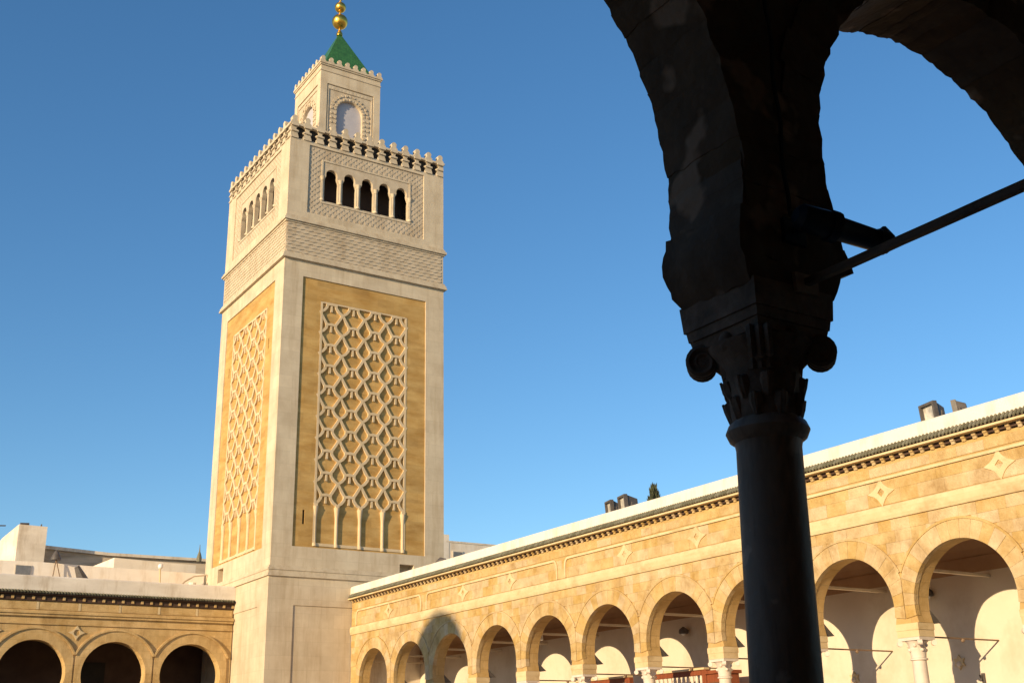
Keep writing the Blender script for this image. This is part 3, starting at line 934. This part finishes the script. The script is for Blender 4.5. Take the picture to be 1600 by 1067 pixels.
for c in (14.06, 10.99, 7.92, 4.85):
    if c == 14.06: continue
    if q0 is None:
        inn = [(c + .12 * math.cos(t), 4.83 + .12 * math.sin(t)) for t in [PI / 4 * k for k in range(8)]]
        q0 = obj('star_ornament', MB().plate(FL, [star_loop(c, 4.83, .33, .17), inn], -.02, .04), M['sand_trim'], lgal); cb = c
    else:
        copy(q0, (c - cb, 0, 0))
bb = MB().box((LX_1 - .12, YL - .11, 6.03), (LX_1 - .02, YL + .02, 6.15))
b0 = obj('eaves_bracket', bb, M['sand_far'], lgal)
k = 1
while LX_1 - .18 - .38 * k > LX_0:
    copy(b0, (-.38 * k, 0, 0)); k += 1
obj('eaves_shade_bed', MB().box((LX_0, YL - .08, 5.985), (LX_1, YL + .3, 6.21)), M['shade_in'], lgal)  # shade between the brackets put in as a dark bed
obj('eaves_fascia', MB().box((LX_0, YL - .24, 6.21), (LX_1, YL + .3, 6.25)), M['shade_in'], lgal)  # shadowed tile edge put into a dark fascia colour
tl = MB()
xv = LX_0 + .05
while xv < LX_1 - .06:
    tl.tube([(xv, YL - .31, 6.29), (xv, YL + .05, 6.40)], .045, 6); xv += .115
structure(obj('roof_tiles', tl, M['green_tile'], lgal), 'stuff')
pp = MB()
prof = [(-.3, 6.28), (.16, 6.36), (.14, 6.88), (.06, 6.94), (-.6, 6.96), (-4.0, 6.9), (-4.0, 6.0), (-.3, 6.0)]
pp.add([FL(u, z, w_) for u in (LX_0, LX_1) for w_, z in prof], [(i, (i + 1) % 8, (i + 1) % 8 + 8, i + 8) for i in range(8)] + [tuple(range(8)), tuple(range(8, 16))])
obj('roof_parapet', pp, M['white_old'], lgal)
obj('back_wall', MB().box((LX_0, YL + 3.6, ZG), (LX_1 - .02, YL + 4.0, 5.99)), M['shade_in'], lgal)  # interior shade is put into the dark wall, ceiling and floor colour
obj('ceiling', MB().box((LX_0, YL + .5, 4.9), (LX_1 - .02, YL + 3.6, 5.0)), M['shade_in'], lgal)
obj('side_wall', MB().box((LX_0, YL + .5, ZG), (LX_0 + .3, YL + 3.6, 4.9)), M['shade_in'], lgal)
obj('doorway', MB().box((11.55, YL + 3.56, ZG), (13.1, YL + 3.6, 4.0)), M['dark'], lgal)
obj('gallery_floor', MB().box((LX_0, YL - .4, ZG + .002), (LX_1 - .02, YL + 3.6, ZG + .15)), M['shade_in'], lgal)
lc = [c + 1.535 for c in CL[1:]] + [CL[-1] - 1.535]
c1 = column_set(lgal, (lc[0], YL + .25), 2.42, 2.75, ZG + .15, .17, .32, .29, .42, M['col_marble'])
for c in lc[1:]:
    copy(c1, (c - lc[0], 0, 0))

# ---------------------------------------------------------------- foreground porch arcade, in shadow
YP0, YP1 = 4.0, 4.59
def FP(u, v, w): return Vector((u, YP0 - w, v))
porch = thing('porch_arcade', 'dark shaded foreground porch with jagged stone arches meeting over one marble column', 'arcade', (4.41, 4.3, ZG))
ZSP = 2.50
ARCH = [(2.0, 2.98, 2.10), (6.43, 3.18, 1.67), (10.55, 3.18, 1.67), (14.6, 3.18, 1.67), (-2.75, 3.18, 1.9), (-7.2, 3.18, 1.9)]
PX0, PX1 = -9.6, 20.6
loop = [(PX0, ZSP)]
for uc, zc, r in sorted(ARCH):
    rr = r + .10
    a0 = math.asin((zc - ZSP) / rr)
    loop += [(uc + rr * math.cos(t), zc + rr * math.sin(t)) for t in [PI + a0 - (PI + 2 * a0) * k / 40 for k in range(41)]]
loop += [(PX1, ZSP), (PX1, 6.4), (PX0, 6.4)]
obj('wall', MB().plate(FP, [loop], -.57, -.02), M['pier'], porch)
def rough_block(fr, uc, zc, r0, r1, a0, a1, w0, w1, seed, amp, na=5, nr=4, nw=6):
    """a voussoir with worn, uneven faces (polar block, gridded and noise-displaced)"""
    mb = MB()
    rnd = random.Random(seed)
    off = Vector((3.1, 7.7, 1.3))
    idx = {}
    def vtx(i, j, k):
        if (i, j, k) in idx: return idx[(i, j, k)]
        t = a0 + (a1 - a0) * i / na
        # round the block's arrises a little
        r = r0 + (r1 - r0) * j / nr
        w_ = w0 + (w1 - w0) * k / nw
        e = (i in (0, na)) + (j == 0) + (k in (0, nw))
        if e >= 2:
            if j == 0: r += .003
        p = fr(uc + r * math.cos(t), zc + r * math.sin(t), w_)
        d = noise.noise_vector(p * 9.0 + off) * amp + noise.noise_vector(p * 26.0 + off) * amp * .6
        p = p + d * (1.0 if j < nr else .2)
        mb.v.append(p); idx[(i, j, k)] = len(mb.v) - 1
        return idx[(i, j, k)]
    def quad(a, b, c, d):
        mb.f.append((a, b, c, d)); mb.mi.append(0)
    for i in range(na):
        for j in range(nr):
            for k in (0, nw): quad(vtx(i, j, k), vtx(i + 1, j, k), vtx(i + 1, j + 1, k), vtx(i, j + 1, k))
        for k in range(nw):
            for j in (0, nr): quad(vtx(i, j, k), vtx(i + 1, j, k), vtx(i + 1, j, k + 1), vtx(i, j, k + 1))
    for j in range(nr):
        for k in range(nw):
            for i in (0, na): quad(vtx(i, j, k), vtx(i, j + 1, k), vtx(i, j + 1, k + 1), vtx(i, j, k + 1))
    return mb
sd = 0
for ai, (uc, zc, r) in enumerate(ARCH):
    a0 = -math.asin((zc - ZSP) / r)
    span = PI - 2 * a0
    n = int(span * r / (.17 if ai < 2 else .32))
    t = a0
    rnd = random.Random(40 + ai)
    cuts = [0.0]
    for k in range(n): cuts.append(cuts[-1] + .65 + .7 * rnd.random())
    cuts = [a0 + span * c / cuts[-1] for c in cuts]
    for k in range(n):
        sd += 1
        j_ = rnd.random() * .010 - .003
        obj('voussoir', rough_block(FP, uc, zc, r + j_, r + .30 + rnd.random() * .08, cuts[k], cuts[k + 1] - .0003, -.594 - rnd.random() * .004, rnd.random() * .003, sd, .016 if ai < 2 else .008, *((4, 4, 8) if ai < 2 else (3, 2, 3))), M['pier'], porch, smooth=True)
# impost courses between arch and capital, eroded
def rough_box(a, b, seed, amp, n=(7, 6, 5), taper=0.0):
    mb = MB()
    off = Vector((seed * 3.1, seed * 1.7, seed * .9))
    idx = {}
    def vtx(i, j, k):
        if (i, j, k) in idx: return idx[(i, j, k)]
        fx, fy, fz = i / n[0], j / n[1], k / n[2]
        s_ = 1 - taper * (1 - fz) ** 3.2 - (.11 * max(0, (fz - .4) / .6) ** 1.5 if taper else 0)
        x = (a[0] + b[0]) / 2 + (fx - .5) * (b[0] - a[0]) * s_
        y = (a[1] + b[1]) / 2 + (fy - .5) * (b[1] - a[1]) * (1 - taper * .35 * (1 - fz) ** 2)
        z = a[2] + fz * (b[2] - a[2])
        p = Vector((x, y, z))
        p += noise.noise_vector(p * 8 + off) * amp + noise.noise_vector(p * 22 + off) * amp * .6
        mb.v.append(p); idx[(i, j, k)] = len(mb.v) - 1
        return idx[(i, j, k)]
    def quad(*q): mb.f.append(q); mb.mi.append(0)
    for i in range(n[0]):
        for j in range(n[1]):
            for k in (0, n[2]): quad(vtx(i, j, k), vtx(i + 1, j, k), vtx(i + 1, j + 1, k), vtx(i, j + 1, k))
        for k in range(n[2]):
            for j in (0, n[1]): quad(vtx(i, j, k), vtx(i + 1, j, k), vtx(i + 1, j, k + 1), vtx(i, j, k + 1))
    for j in range(n[1]):
        for k in range(n[2]):
            for i in (0, n[0]): quad(vtx(i, j, k), vtx(i, j + 1, k), vtx(i, j + 1, k + 1), vtx(i, j, k + 1))
    return mb
pier_x = [4.41, 8.49, 12.57, 16.7, -.50, -5.0]
def porch_column(xc, detail=True):
    yc = 4.295
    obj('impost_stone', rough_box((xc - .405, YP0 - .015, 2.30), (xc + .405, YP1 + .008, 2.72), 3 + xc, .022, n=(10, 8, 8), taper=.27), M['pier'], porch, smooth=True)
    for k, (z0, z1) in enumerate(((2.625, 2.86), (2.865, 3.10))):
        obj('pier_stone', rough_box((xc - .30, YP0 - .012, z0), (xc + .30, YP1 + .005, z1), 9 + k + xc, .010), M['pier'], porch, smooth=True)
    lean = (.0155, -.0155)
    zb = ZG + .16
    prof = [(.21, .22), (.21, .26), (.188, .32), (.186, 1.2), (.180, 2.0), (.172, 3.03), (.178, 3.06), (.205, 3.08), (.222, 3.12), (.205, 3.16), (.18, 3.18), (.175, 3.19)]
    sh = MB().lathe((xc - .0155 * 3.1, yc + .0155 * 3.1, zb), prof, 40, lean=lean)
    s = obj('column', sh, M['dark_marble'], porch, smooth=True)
    bs = MB().box((xc - .36, yc - .26, ZG + .002), (xc + .26, yc + .36, zb + .1))
    bs.lathe((xc - .045, yc + .045, zb + .1), [(.28, 0), (.29, .04), (.23, .07), (.25, .11), (.21, .13)], 32)
    obj('column_base', bs, M['dark_marble'], s, smooth=True)
    # capital: bell with leaves, volutes, moulded abacus
    zc0 = zb + 3.18
    cp = MB().lathe((xc, yc, zc0), [(.178, 0), (.186, .04), (.190, .10), (.196, .19), (.204, .24), (.205, .28), (.235, .33), (.275, .38), (.285, .41)], 28)
    for row, (zz, rr, nn, sz) in enumerate(((.10, .176, 9, .062), (.20, .186, 9, .07))):
        for k in range(nn):
            t = 2 * PI * (k + .5 * row) / nn + .2
            c, s_ = math.cos(t), math.sin(t)
            pts = [Vector((xc + c * (rr - .02), yc + s_ * (rr - .02), zc0 + zz - .10)), Vector((xc + c * rr, yc + s_ * rr, zc0 + zz - .03)),
                   Vector((xc + c * (rr + .012), yc + s_ * (rr + .012), zc0 + zz + .015)), Vector((xc + c * (rr + .016), yc + s_ * (rr + .016), zc0 + zz + .024))]
            cp.tube(pts, [.03, .042, .036, .017], 8)
            cp.tube([p + Vector((c, s_, 0)) * .034 for p in pts[:3]], [.006, .010, .008], 5)
    cpo = obj('capital', cp, M['capital'], s, smooth=True)
    v0 = None
    for sx in (-1, 1):
        for sy in (-1, 1):
            vb = MB()
            d = Vector((sx, sy, 0)).normalized()
            side = Vector((-d.y, d.x, 0))
            c = Vector((xc, yc, zc0 + .345)) + d * .31
            spiral = []
            for k in range(34):
                t = k / 33
                ang = PI / 2 + 2.0 * PI * 1.75 * t
                r_ = .075 * (1 - t) ** .8 + .006
                spiral.append(c + d * (-math.cos(ang) * r_) + Vector((0, 0, math.sin(ang) * r_)))
            stem = [Vector((xc, yc, zc0 + .24)) + d * .19, Vector((xc, yc, zc0 + .33)) + d * .205, Vector((xc, yc, zc0 + .405)) + d * .245]
            for so in (-.045, 0, .045):
                vb.tube([p + side * so for p in stem + spiral], [.024] * 3 + [.024 * (1 - .5 * k / 33) for k in range(34)], 6)
            vb.tube([c - side * .055, c + side * .055], .066, 16)
            vb.tube([Vector((xc, yc, zc0 + .27)) + d * .14, Vector((xc, yc, zc0 + .36)) + d * .22, Vector((xc, yc, zc0 + .405)) + d * .30], [.05, .06, .045], 10)
            obj('volute', vb, M['capital'], s, smooth=True)
    ab = MB()
    def slab(h0, h1, z0, z1, dent):
        ring = []
        for sx, sy in ((-1, -1), (1, -1), (1, 1), (-1, 1)):
            ring.append(Vector((sx, sy, 0)))
        pts = []
        for i in range(4):
            a, b = ring[i], ring[(i + 1) % 4]
            nrm = (a + b) * .5
            for k in range(8):
                t = k / 8
                pts.append(a.lerp(b, t) - nrm * dent * math.sin(PI * t))
        m_ = len(pts)
        ab.add([Vector((xc, yc, z0)) + p * h0 for p in pts] + [Vector((xc, yc, z1)) + p * h1 for p in pts],
               [tuple(reversed(range(m_))), tuple(range(m_, 2 * m_))] + [(i, (i + 1) % m_, (i + 1) % m_ + m_, i + m_) for i in range(m_)])
    slab(.235, .245, 2.02, 2.06, .05)
    slab(.25, .262, 2.062, 2.115, .035)
    slab(.268, .275, 2.117, 2.17, .0)
    slab(.285, .295, 2.172, 2.32, .0)
    obj('abacus', ab, M['capital'], s)
    for k, (dx, dy) in enumerate(((-1, 0), (1, 0), (0, -1), (0, 1))):
        obj('abacus_flower', MB().ball((xc + dx * .235, yc + dy * .235, 2.05), .05, 12, 8, sz=1.2), M['capital'], s, smooth=True)
    return s
for x in pier_x:
    porch_column(x)
# tie beam from the pier back to the hall, running over the viewer's right
obj('tie_beam', rough_box((4.465, -2.6, 2.322), (4.505, 4.01, 2.362), 5, .003, n=(2, 40, 2)), M['wood_dark'], porch)
o = obj('iron_plate', MB().box((4.40, 3.975, 2.28), (4.57, 4.0, 2.39)), M['iron'], porch)
# porch roof, hall front behind the viewer and end wall: they keep the porch in shade
hall = thing('prayer_hall', 'dark shaded front wall and roof of the hall behind the porch arcade', 'building', (3, -6, ZG))
obj('front_wall', MB().box((-10, -3.2, ZG), (20.6, -2.6, 7.4)), M['hall'], hall)
obj('porch_ceiling', MB().box((-10, -2.6, 5.75), (20.6, 3.99, 5.95)), M['hall'], hall)
obj('porch_roof', MB().box((-10, -2.6, 6.0), (20.6, 4.58, 6.25)), M['hall'], hall)
obj('west_wall', MB().box((-10, -2.59, ZG), (-9.65, 4.58, 5.74)), M['hall'], hall)
structure(obj('porch_floor', MB().box((-9.64, -2.59, ZG + .001), (20.5, 4.9, ZG + .155)), M['porch_floor']))

# lamp and cable on the pier
lamp = thing('spotlight', 'blue black spotlight jutting from the dark pier just above the slanting tie beam', 'spotlight', (4.47, 3.96, 2.78))
A = Vector((4.30, 3.84, 2.64)); B = Vector((4.86, 3.72, 2.55))
ax = (B - A).normalized()
lb = MB().tube([A, A + ax * .03, A + ax * .22, A + ax * .24, A + ax * .5, A + ax * .58], [.04, .07, .08, .066, .06, .055], 14)
obj('housing', lb, M['metal_blue'], lamp, smooth=True)
obj('rim', MB().tube([B - ax * .075, B - ax * .02], .068, 14), M['metal_blue'], lamp, smooth=True)
obj('collar', MB().tube([A + ax * .20, A + ax * .25], .086, 14), M['metal_blue'], lamp, smooth=True)
obj('visor', MB().tube([B + Vector((-.03, 0, .075)), B + Vector((.045, 0, .045)), B + Vector((.075, 0, .005))], [.03, .022, .01], 8), M['metal_blue'], lamp, smooth=True)
obj('bracket', MB().box((4.40, 3.78, 2.60), (4.43, 4.0, 2.64)), M['metal_blue'], lamp)
obj('bracket_plate', MB().box((4.34, 3.96, 2.55), (4.50, 3.985, 2.69)), M['metal_blue'], lamp)
cbm = MB().tube([(4.40 + .012 * math.sin(k * 1.3), 3.972, 5.0 - .108 * k) for k in range(22)] + [(4.43, 3.955, 2.68)], .013, 6)
tag(obj('cable', cbm, M['cable'], smooth=True), 'black cable running straight down the dark pier to the spotlight', 'cable')

# ---------------------------------------------------------------- roof lights along the right parapet
def floodlight(name, c, yaw, tilt, wdt, hgt, dpt, label, legs=.12, group='floodlights on the right gallery roof', glass=True):
    o = thing(name, label, 'floodlight', c, group)
    R = Matrix.Rotation(yaw, 3, 'Z') @ Matrix.Rotation(tilt, 3, 'X')
    C0 = Vector(c) + Vector((0, 0, legs + hgt / 2))
    def P(x, y, z): return C0 + R @ Vector((x, y, z))
    hw, hh = wdt / 2, hgt / 2
    mb = MB()
    # tapered housing, front towards -y
    v = [P(-hw, 0, -hh), P(hw, 0, -hh), P(hw, 0, hh), P(-hw, 0, hh), P(-hw * .5, dpt, -hh * .5), P(hw * .5, dpt, -hh * .5), P(hw * .5, dpt, hh * .5), P(-hw * .5, dpt, hh * .5)]
    mb.add(v, [(0, 1, 2, 3), (7, 6, 5, 4), (0, 4, 5, 1), (1, 5, 6, 2), (2, 6, 7, 3), (3, 7, 4, 0)])
    obj('housing', mb, M['metal_dark'], o, bevel=.01)
    fr = lambda u, vv, ww: P(u, -ww, vv)
    obj('rim', MB().plate(fr, [rect(-hw * 1.08, hw * 1.08, -hh * 1.08, hh * 1.08), rect(-hw * .84, hw * .84, -hh * .82, hh * .82)], -.02, .09), M['metal_dark'], o)
    obj('lens', MB().plate(fr, [rect(-hw * .87, hw * .87, -hh * .85, hh * .85)], .004, .015), M['glass_lamp'] if glass else M['metal_dark'], o)
    for sx in (-1, 1):
        obj('stand', MB().tube([P(sx * hw * 1.12, dpt * .35, 0), Vector(c) + Vector((0, 0, legs * .6)) + R @ Vector((sx * hw, dpt * .35, 0)), Vector(c) + Vector((0, 0, -.01)) + R @ Vector((sx * hw * .7, dpt * .35, 0))], .02, 6), M['metal_dark'], o)
    return o
ZR = 6.66
floodlight('floodlight', (21.3, 15.80, ZR), rad(-104), rad(4), .46, .42, .30, 'large floodlight with pale glass on the white roof just right of the foreground column', .03)
floodlight('floodlight', (21.5, 15.25, ZR), rad(-150), rad(4), .30, .36, .20, 'narrow dark floodlight seen side on, rightmost on the white parapet', .03)
floodlight('floodlight', (21.3, 27.45, ZR), rad(-104), rad(4), .40, .40, .26, 'small square floodlight on the white parapet, left of the pair left of the foreground column', .03)
floodlight('floodlight', (21.3, 26.80, ZR), rad(-104), rad(4), .46, .44, .40, 'larger square floodlight on the white parapet, right of the pair left of the foreground column', .03)
# round spotlight group close to the minaret
o = thing('round_floodlight', 'round floodlight with dark shade on the white parapet beside the foot of the minaret', 'floodlight', (21.4, 38.2, ZR), 'floodlights on the right gallery roof')
rx, ry = 21.45, 38.2
obj('drum', MB().tube([(rx, ry, ZR + .13), (rx + .12, ry - .16, ZR + .17)], [.15, .12], 16), M['metal_dark'], o, smooth=True)
obj('lens', MB().tube([(rx - .012, ry + .014, ZR + .128), (rx, ry, ZR + .13)], [.11, .125], 16), M['glass_lamp'], o)
obj('shade', MB().tube([(rx - .02, ry + .35, ZR - .02), (rx, ry + .2, ZR + .16), (rx + .05, ry, ZR + .28), (rx + .1, ry - .25, ZR + .20), (rx + .1, ry - .32, ZR + .1)], [.04, .05, .055, .06, .04], 8), M['metal_dark'], o, smooth=True)
obj('stand', MB().tube([(rx + .06, ry - .05, ZR - .04), (rx + .06, ry - .05, ZR + .1)], .04, 8), M['metal_dark'], o)

def cypress(c, h, r, label, n=1400, cut=.0):
    o = thing('cypress_tree', label, 'tree', c)
    obj('trunk', MB().tube([(c[0], c[1], c[2]), (c[0], c[1], c[2] + h * .85)], [.14, .03], 8), M['wood_dark'], o)
    mb = MB()
    rnd = random.Random(11)
    for i in range(n):
        t = rnd.random() ** .8
        rr = r * (math.sin(min(t * 1.25, 1) * PI * .5) if t < .25 else (1 - ((t - .25) / .75) ** 4) * .95 + .05)
        a = rnd.random() * 2 * PI
        q = (rnd.random() ** .4) * rr
        p = Vector((c[0] + q * math.cos(a), c[1] + q * math.sin(a), c[2] + .4 + t * (h - .4)))
        d = Vector((math.cos(a) * .35, math.sin(a) * .35, 1)).normalized()
        s_ = .10 + .08 * rnd.random()
        e = d.cross(Vector((rnd.random() - .5, rnd.random() - .5, rnd.random() - .5))).normalized() * s_ * .4
        mb.add([p - e, p + e, p + d * s_ * 1.6], [(0, 1, 2)])
    obj('crown', mb, M['foliage'], o, recalc=False)
cypress((26.2, 31.25, ZG), 10.38, .62, 'dark pointed treetop rising behind the white parapet left of the foreground column', 5200)

# ---------------------------------------------------------------- buildings behind
def prism_x(poly, y0, y1):
    """polygon in x,z extruded along y"""
    return MB().plate(lambda u, v, w: Vector((u, y0 - w, v)), [poly], -(y1 - y0), 0)
o = thing('terrace_wall', 'long low whitewashed wall just above the left gallery roof', 'wall', (5, 51.2, 6))
obj('wall', prism_x([(-12, 6.0), (17.25, 6.0), (17.25, 8.02), (12, 8.06), (9.9, 8.10), (8.2, 8.06), (-12, 8.1)], 52.55, 52.9), M['white_bright'], o)
obj('vent_frame', MB().box((9.15, 52.52, 7.50), (9.80, 52.54, 7.93)), M['white_old'], o)
obj('vent', MB().box((9.18, 52.50, 7.53), (9.77, 52.535, 7.90)), M['window_grey'], o)
o = thing('stair_tower', 'pale plastered block with sloping left flank standing above the low white wall', 'building', (10.4, 58, ZG))
obj('wall', MB().add([(10.06, 58, ZG), (11.33, 58, ZG), (11.33, 58, 10.6), (10.06, 58, 10.62), (9.2, 59.6, ZG), (9.2, 59.6, 9.0), (9.55, 59.3, 9.9), (9.9, 58.8, 10.45), (10.06, 58.6, 10.62), (11.33, 61, ZG), (11.33, 61, 10.6), (9.2, 61, ZG), (9.2, 61, 9.0), (9.55, 61, 9.9), (9.9, 61, 10.45), (10.06, 61, 10.62)],
    [(0, 1, 2, 3), (1, 9, 10, 2), (4, 0, 3, 8, 7, 6, 5), (2, 10, 15, 8, 3), (8, 15, 14, 7), (7, 14, 13, 6), (6, 13, 12, 5), (5, 12, 11, 4), (9, 11, 12, 13, 14, 15, 10), (0, 4, 11, 9, 1)]), M['white_old'], o)
obj('roof_antenna', MB().tube([(11.1, 58.3, 10.55), (11.1, 58.3, 10.75)], .03, 6).tube([(10.15, 58.3, 10.7), (10.55, 58.3, 10.72)], .05, 6), M['metal_dark'], o)
o = thing('old_parapet_wall', 'long weathered stone wall with dark stains, behind the block with sloping flank', 'wall', (15, 59, ZG))
obj('wall', prism_x([(11.3, ZG), (24, ZG), (24, 9.55), (19, 9.62), (14.5, 9.58), (11.3, 9.72)], 59.0, 60), M['old_wall'], o)
obj('coping', prism_x([(11.25, 9.72), (14.5, 9.585), (19, 9.625), (24, 9.56), (24, 9.68), (19, 9.76), (14.5, 9.73), (11.25, 9.88)], 58.85, 60.1), M['white_old'], o)
o = thing('far_rooftop', 'weathered rooftop edge at the far left behind the plastered block', 'building', (5, 61, ZG))
obj('wall', prism_x([(-8, ZG), (10.3, ZG), (10.3, 10.0), (9.6, 10.35), (-8, 10.5)], 61, 66), M['old_wall'], o)
obj('antenna', MB().tube([(9.3, 61.2, 10.2), (9.3, 61.2, 11.1)], .025, 6).tube([(8.9, 61.2, 11.0), (10.0, 61.2, 11.08)], .03, 6), M['metal_dark'], o)
o = thing('rooftop_shed', 'small white rooftop structure with slanting lit end beside the minaret', 'building', (15, 54.5, 6))
obj('wall', MB().add([(13.55, 54.0, 6), (17.3, 54.0, 6), (17.3, 54.0, 8.62), (13.55, 54.0, 8.72), (12.3, 55.2, 6), (17.3, 57, 6), (17.3, 57, 8.62), (12.6, 55.2, 8.30)],
                     [(0, 1, 2, 3), (3, 7, 4, 0), (2, 6, 7, 3), (5, 4, 7, 6), (1, 5, 6, 2), (0, 4, 5, 1)]), M['white'], o)
o = thing('green_finial', 'slender dark green rooftop spire touching the left edge of the minaret', 'finial', (18.53, 57.4, 9.3))
obj('spike', MB().lathe((18.53, 57.4, 9.05), [(.12, .3), (.13, .5), (.08, .68), (.035, .8), (.02, 1.0), (.012, 1.15)], 10), M['green_tile'], o)
o = thing('white_house', 'white flat-roofed house behind the right gallery roof beside the minaret', 'building', (40, 60, ZG))
obj('wall', prism_x([(34.2, ZG), (60, ZG), (60, 11.9), (34.2, 11.9)], 60, 70), M['white_bright'], o)
obj('corner_pillar', MB().box((33.75, 59.985, ZG), (34.35, 60.4, 12.35)), M['white_bright'], o)
obj('window_frame', MB().box((34.55, 59.95, 10.72), (35.28, 59.995, 11.42)), M['white_old'], o)
obj('window', MB().box((34.62, 59.93, 10.80), (35.2, 59.96, 11.36)), M['window_grey'], o)
obj('roof_edge', MB().box((34.15, 59.975, 11.9), (60.1, 70, 12.0)), M['white_old'], o)

# small things on the left roofs
def small_flood(name, c, label, s=.35, yaw=0.0):
    return floodlight(name, c, yaw, rad(0), s, s * 1.1, s * .9, label, .18, 'floodlights on the left roofs', glass=False)
o = thing('tripod_floodlight', 'dark conical floodlight on thin legs at the top of the low white wall', 'floodlight', (10.72, 52.4, 7.45), 'floodlights on the left roofs')
obj('hood', MB().lathe((10.72, 52.42, 8.2), [(.22, 0), (.21, .08), (.10, .32), (.03, .42)], 14), M['metal_dark'], o, smooth=True)
for lx in (10.6, 11.1):
    obj('leg', MB().tube([(lx, 52.33, 6.95), (10.73, 52.4, 8.22)], .02, 6), M['iron'], o)
o = thing('tilted_floodlight', 'dark tilted floodlight in front of the low white wall above the left arches', 'floodlight', (11.55, 51.0, 6.95), 'floodlights on the left roofs')
obj('housing', MB().tube([(11.62, 51.1, 7.20), (11.32, 51.1, 7.78)], [.24, .11], 8), M['metal_dark'], o)
obj('lens', MB().tube([(11.64, 51.1, 7.17), (11.62, 51.1, 7.20)], [.20, .23], 8), M['glass_lamp'], o)
obj('stand', MB().tube([(11.55, 51.1, 6.9), (11.52, 51.1, 7.3)], .035, 6), M['metal_dark'], o)
o = thing('roof_lamp', 'white globe lamp on a short bent post on the left gallery roof', 'lamp', (14.95, 51.6, 6.95))
obj('post', MB().tube([(15.15, 51.6, 6.9), (14.98, 51.6, 7.45), (14.95, 51.6, 8.0)], .035, 8), M['sand_trim'], o)
obj('globe', MB().ball((14.95, 51.55, 8.08), .12, 12, 8), M['bulb'], o, smooth=True)
obj('foot', MB().box((14.95, 51.45, 6.9), (15.35, 51.75, 7.15)), M['white'], o)
o = obj('roof_pipe_bend', MB().tube([(15.9, 52.2, 7.2), (16.3, 52.25, 7.6), (16.7, 52.3, 7.85), (17.3, 52.35, 7.95)], .04, 8), M['old_wall'], smooth=True)
tag(o, 'grey pipe curving along the white wall to the minaret corner', 'pipe')
o = obj('vent_stub', MB().tube([(16.3, 51.2, 6.85), (16.3, 51.2, 7.35)], .12, 10).tube([(16.3, 51.2, 7.3), (16.3, 51.2, 7.4)], .16, 10), M['white'])
tag(o, 'short white roof vent on the left gallery roof near the minaret', 'vent')

# ---------------------------------------------------------------- opposite (west) side of the courtyard, with the domed turret whose shadow falls on the arcade
wg = thing('opposite_gallery', 'plain whitewashed gallery closing the far side of the courtyard, out of view to the left', 'gallery', (-21, 26, ZG))
obj('wall', MB().box((-22.5, 5, ZG), (-18.6, 48, 6.3)), M['white_old'], wg)
obj('cornice', MB().box((-22.6, 4.9, 6.3), (-18.4, 48.1, 6.5)), M['sand_trim'], wg)
tu = thing('domed_turret', 'round whitewashed turret with a dome, out of view to the left, shading one arch', 'turret', (-20.2, 23.3, 6.5))
obj('drum', MB().lathe((-20.2, 23.3, 6.5), [(1.75, 0), (1.75, 6.5), (1.85, 6.55), (1.85, 6.75), (1.75, 6.8)], 28), M['white'], tu, smooth=True)
obj('dome', MB().lathe((-20.2, 23.3, 13.3), [(1.72 * math.cos(PI / 2 * k / 10) + .005, 1.72 * math.sin(PI / 2 * k / 10)) for k in range(11)], 28), M['white'], tu, smooth=True)
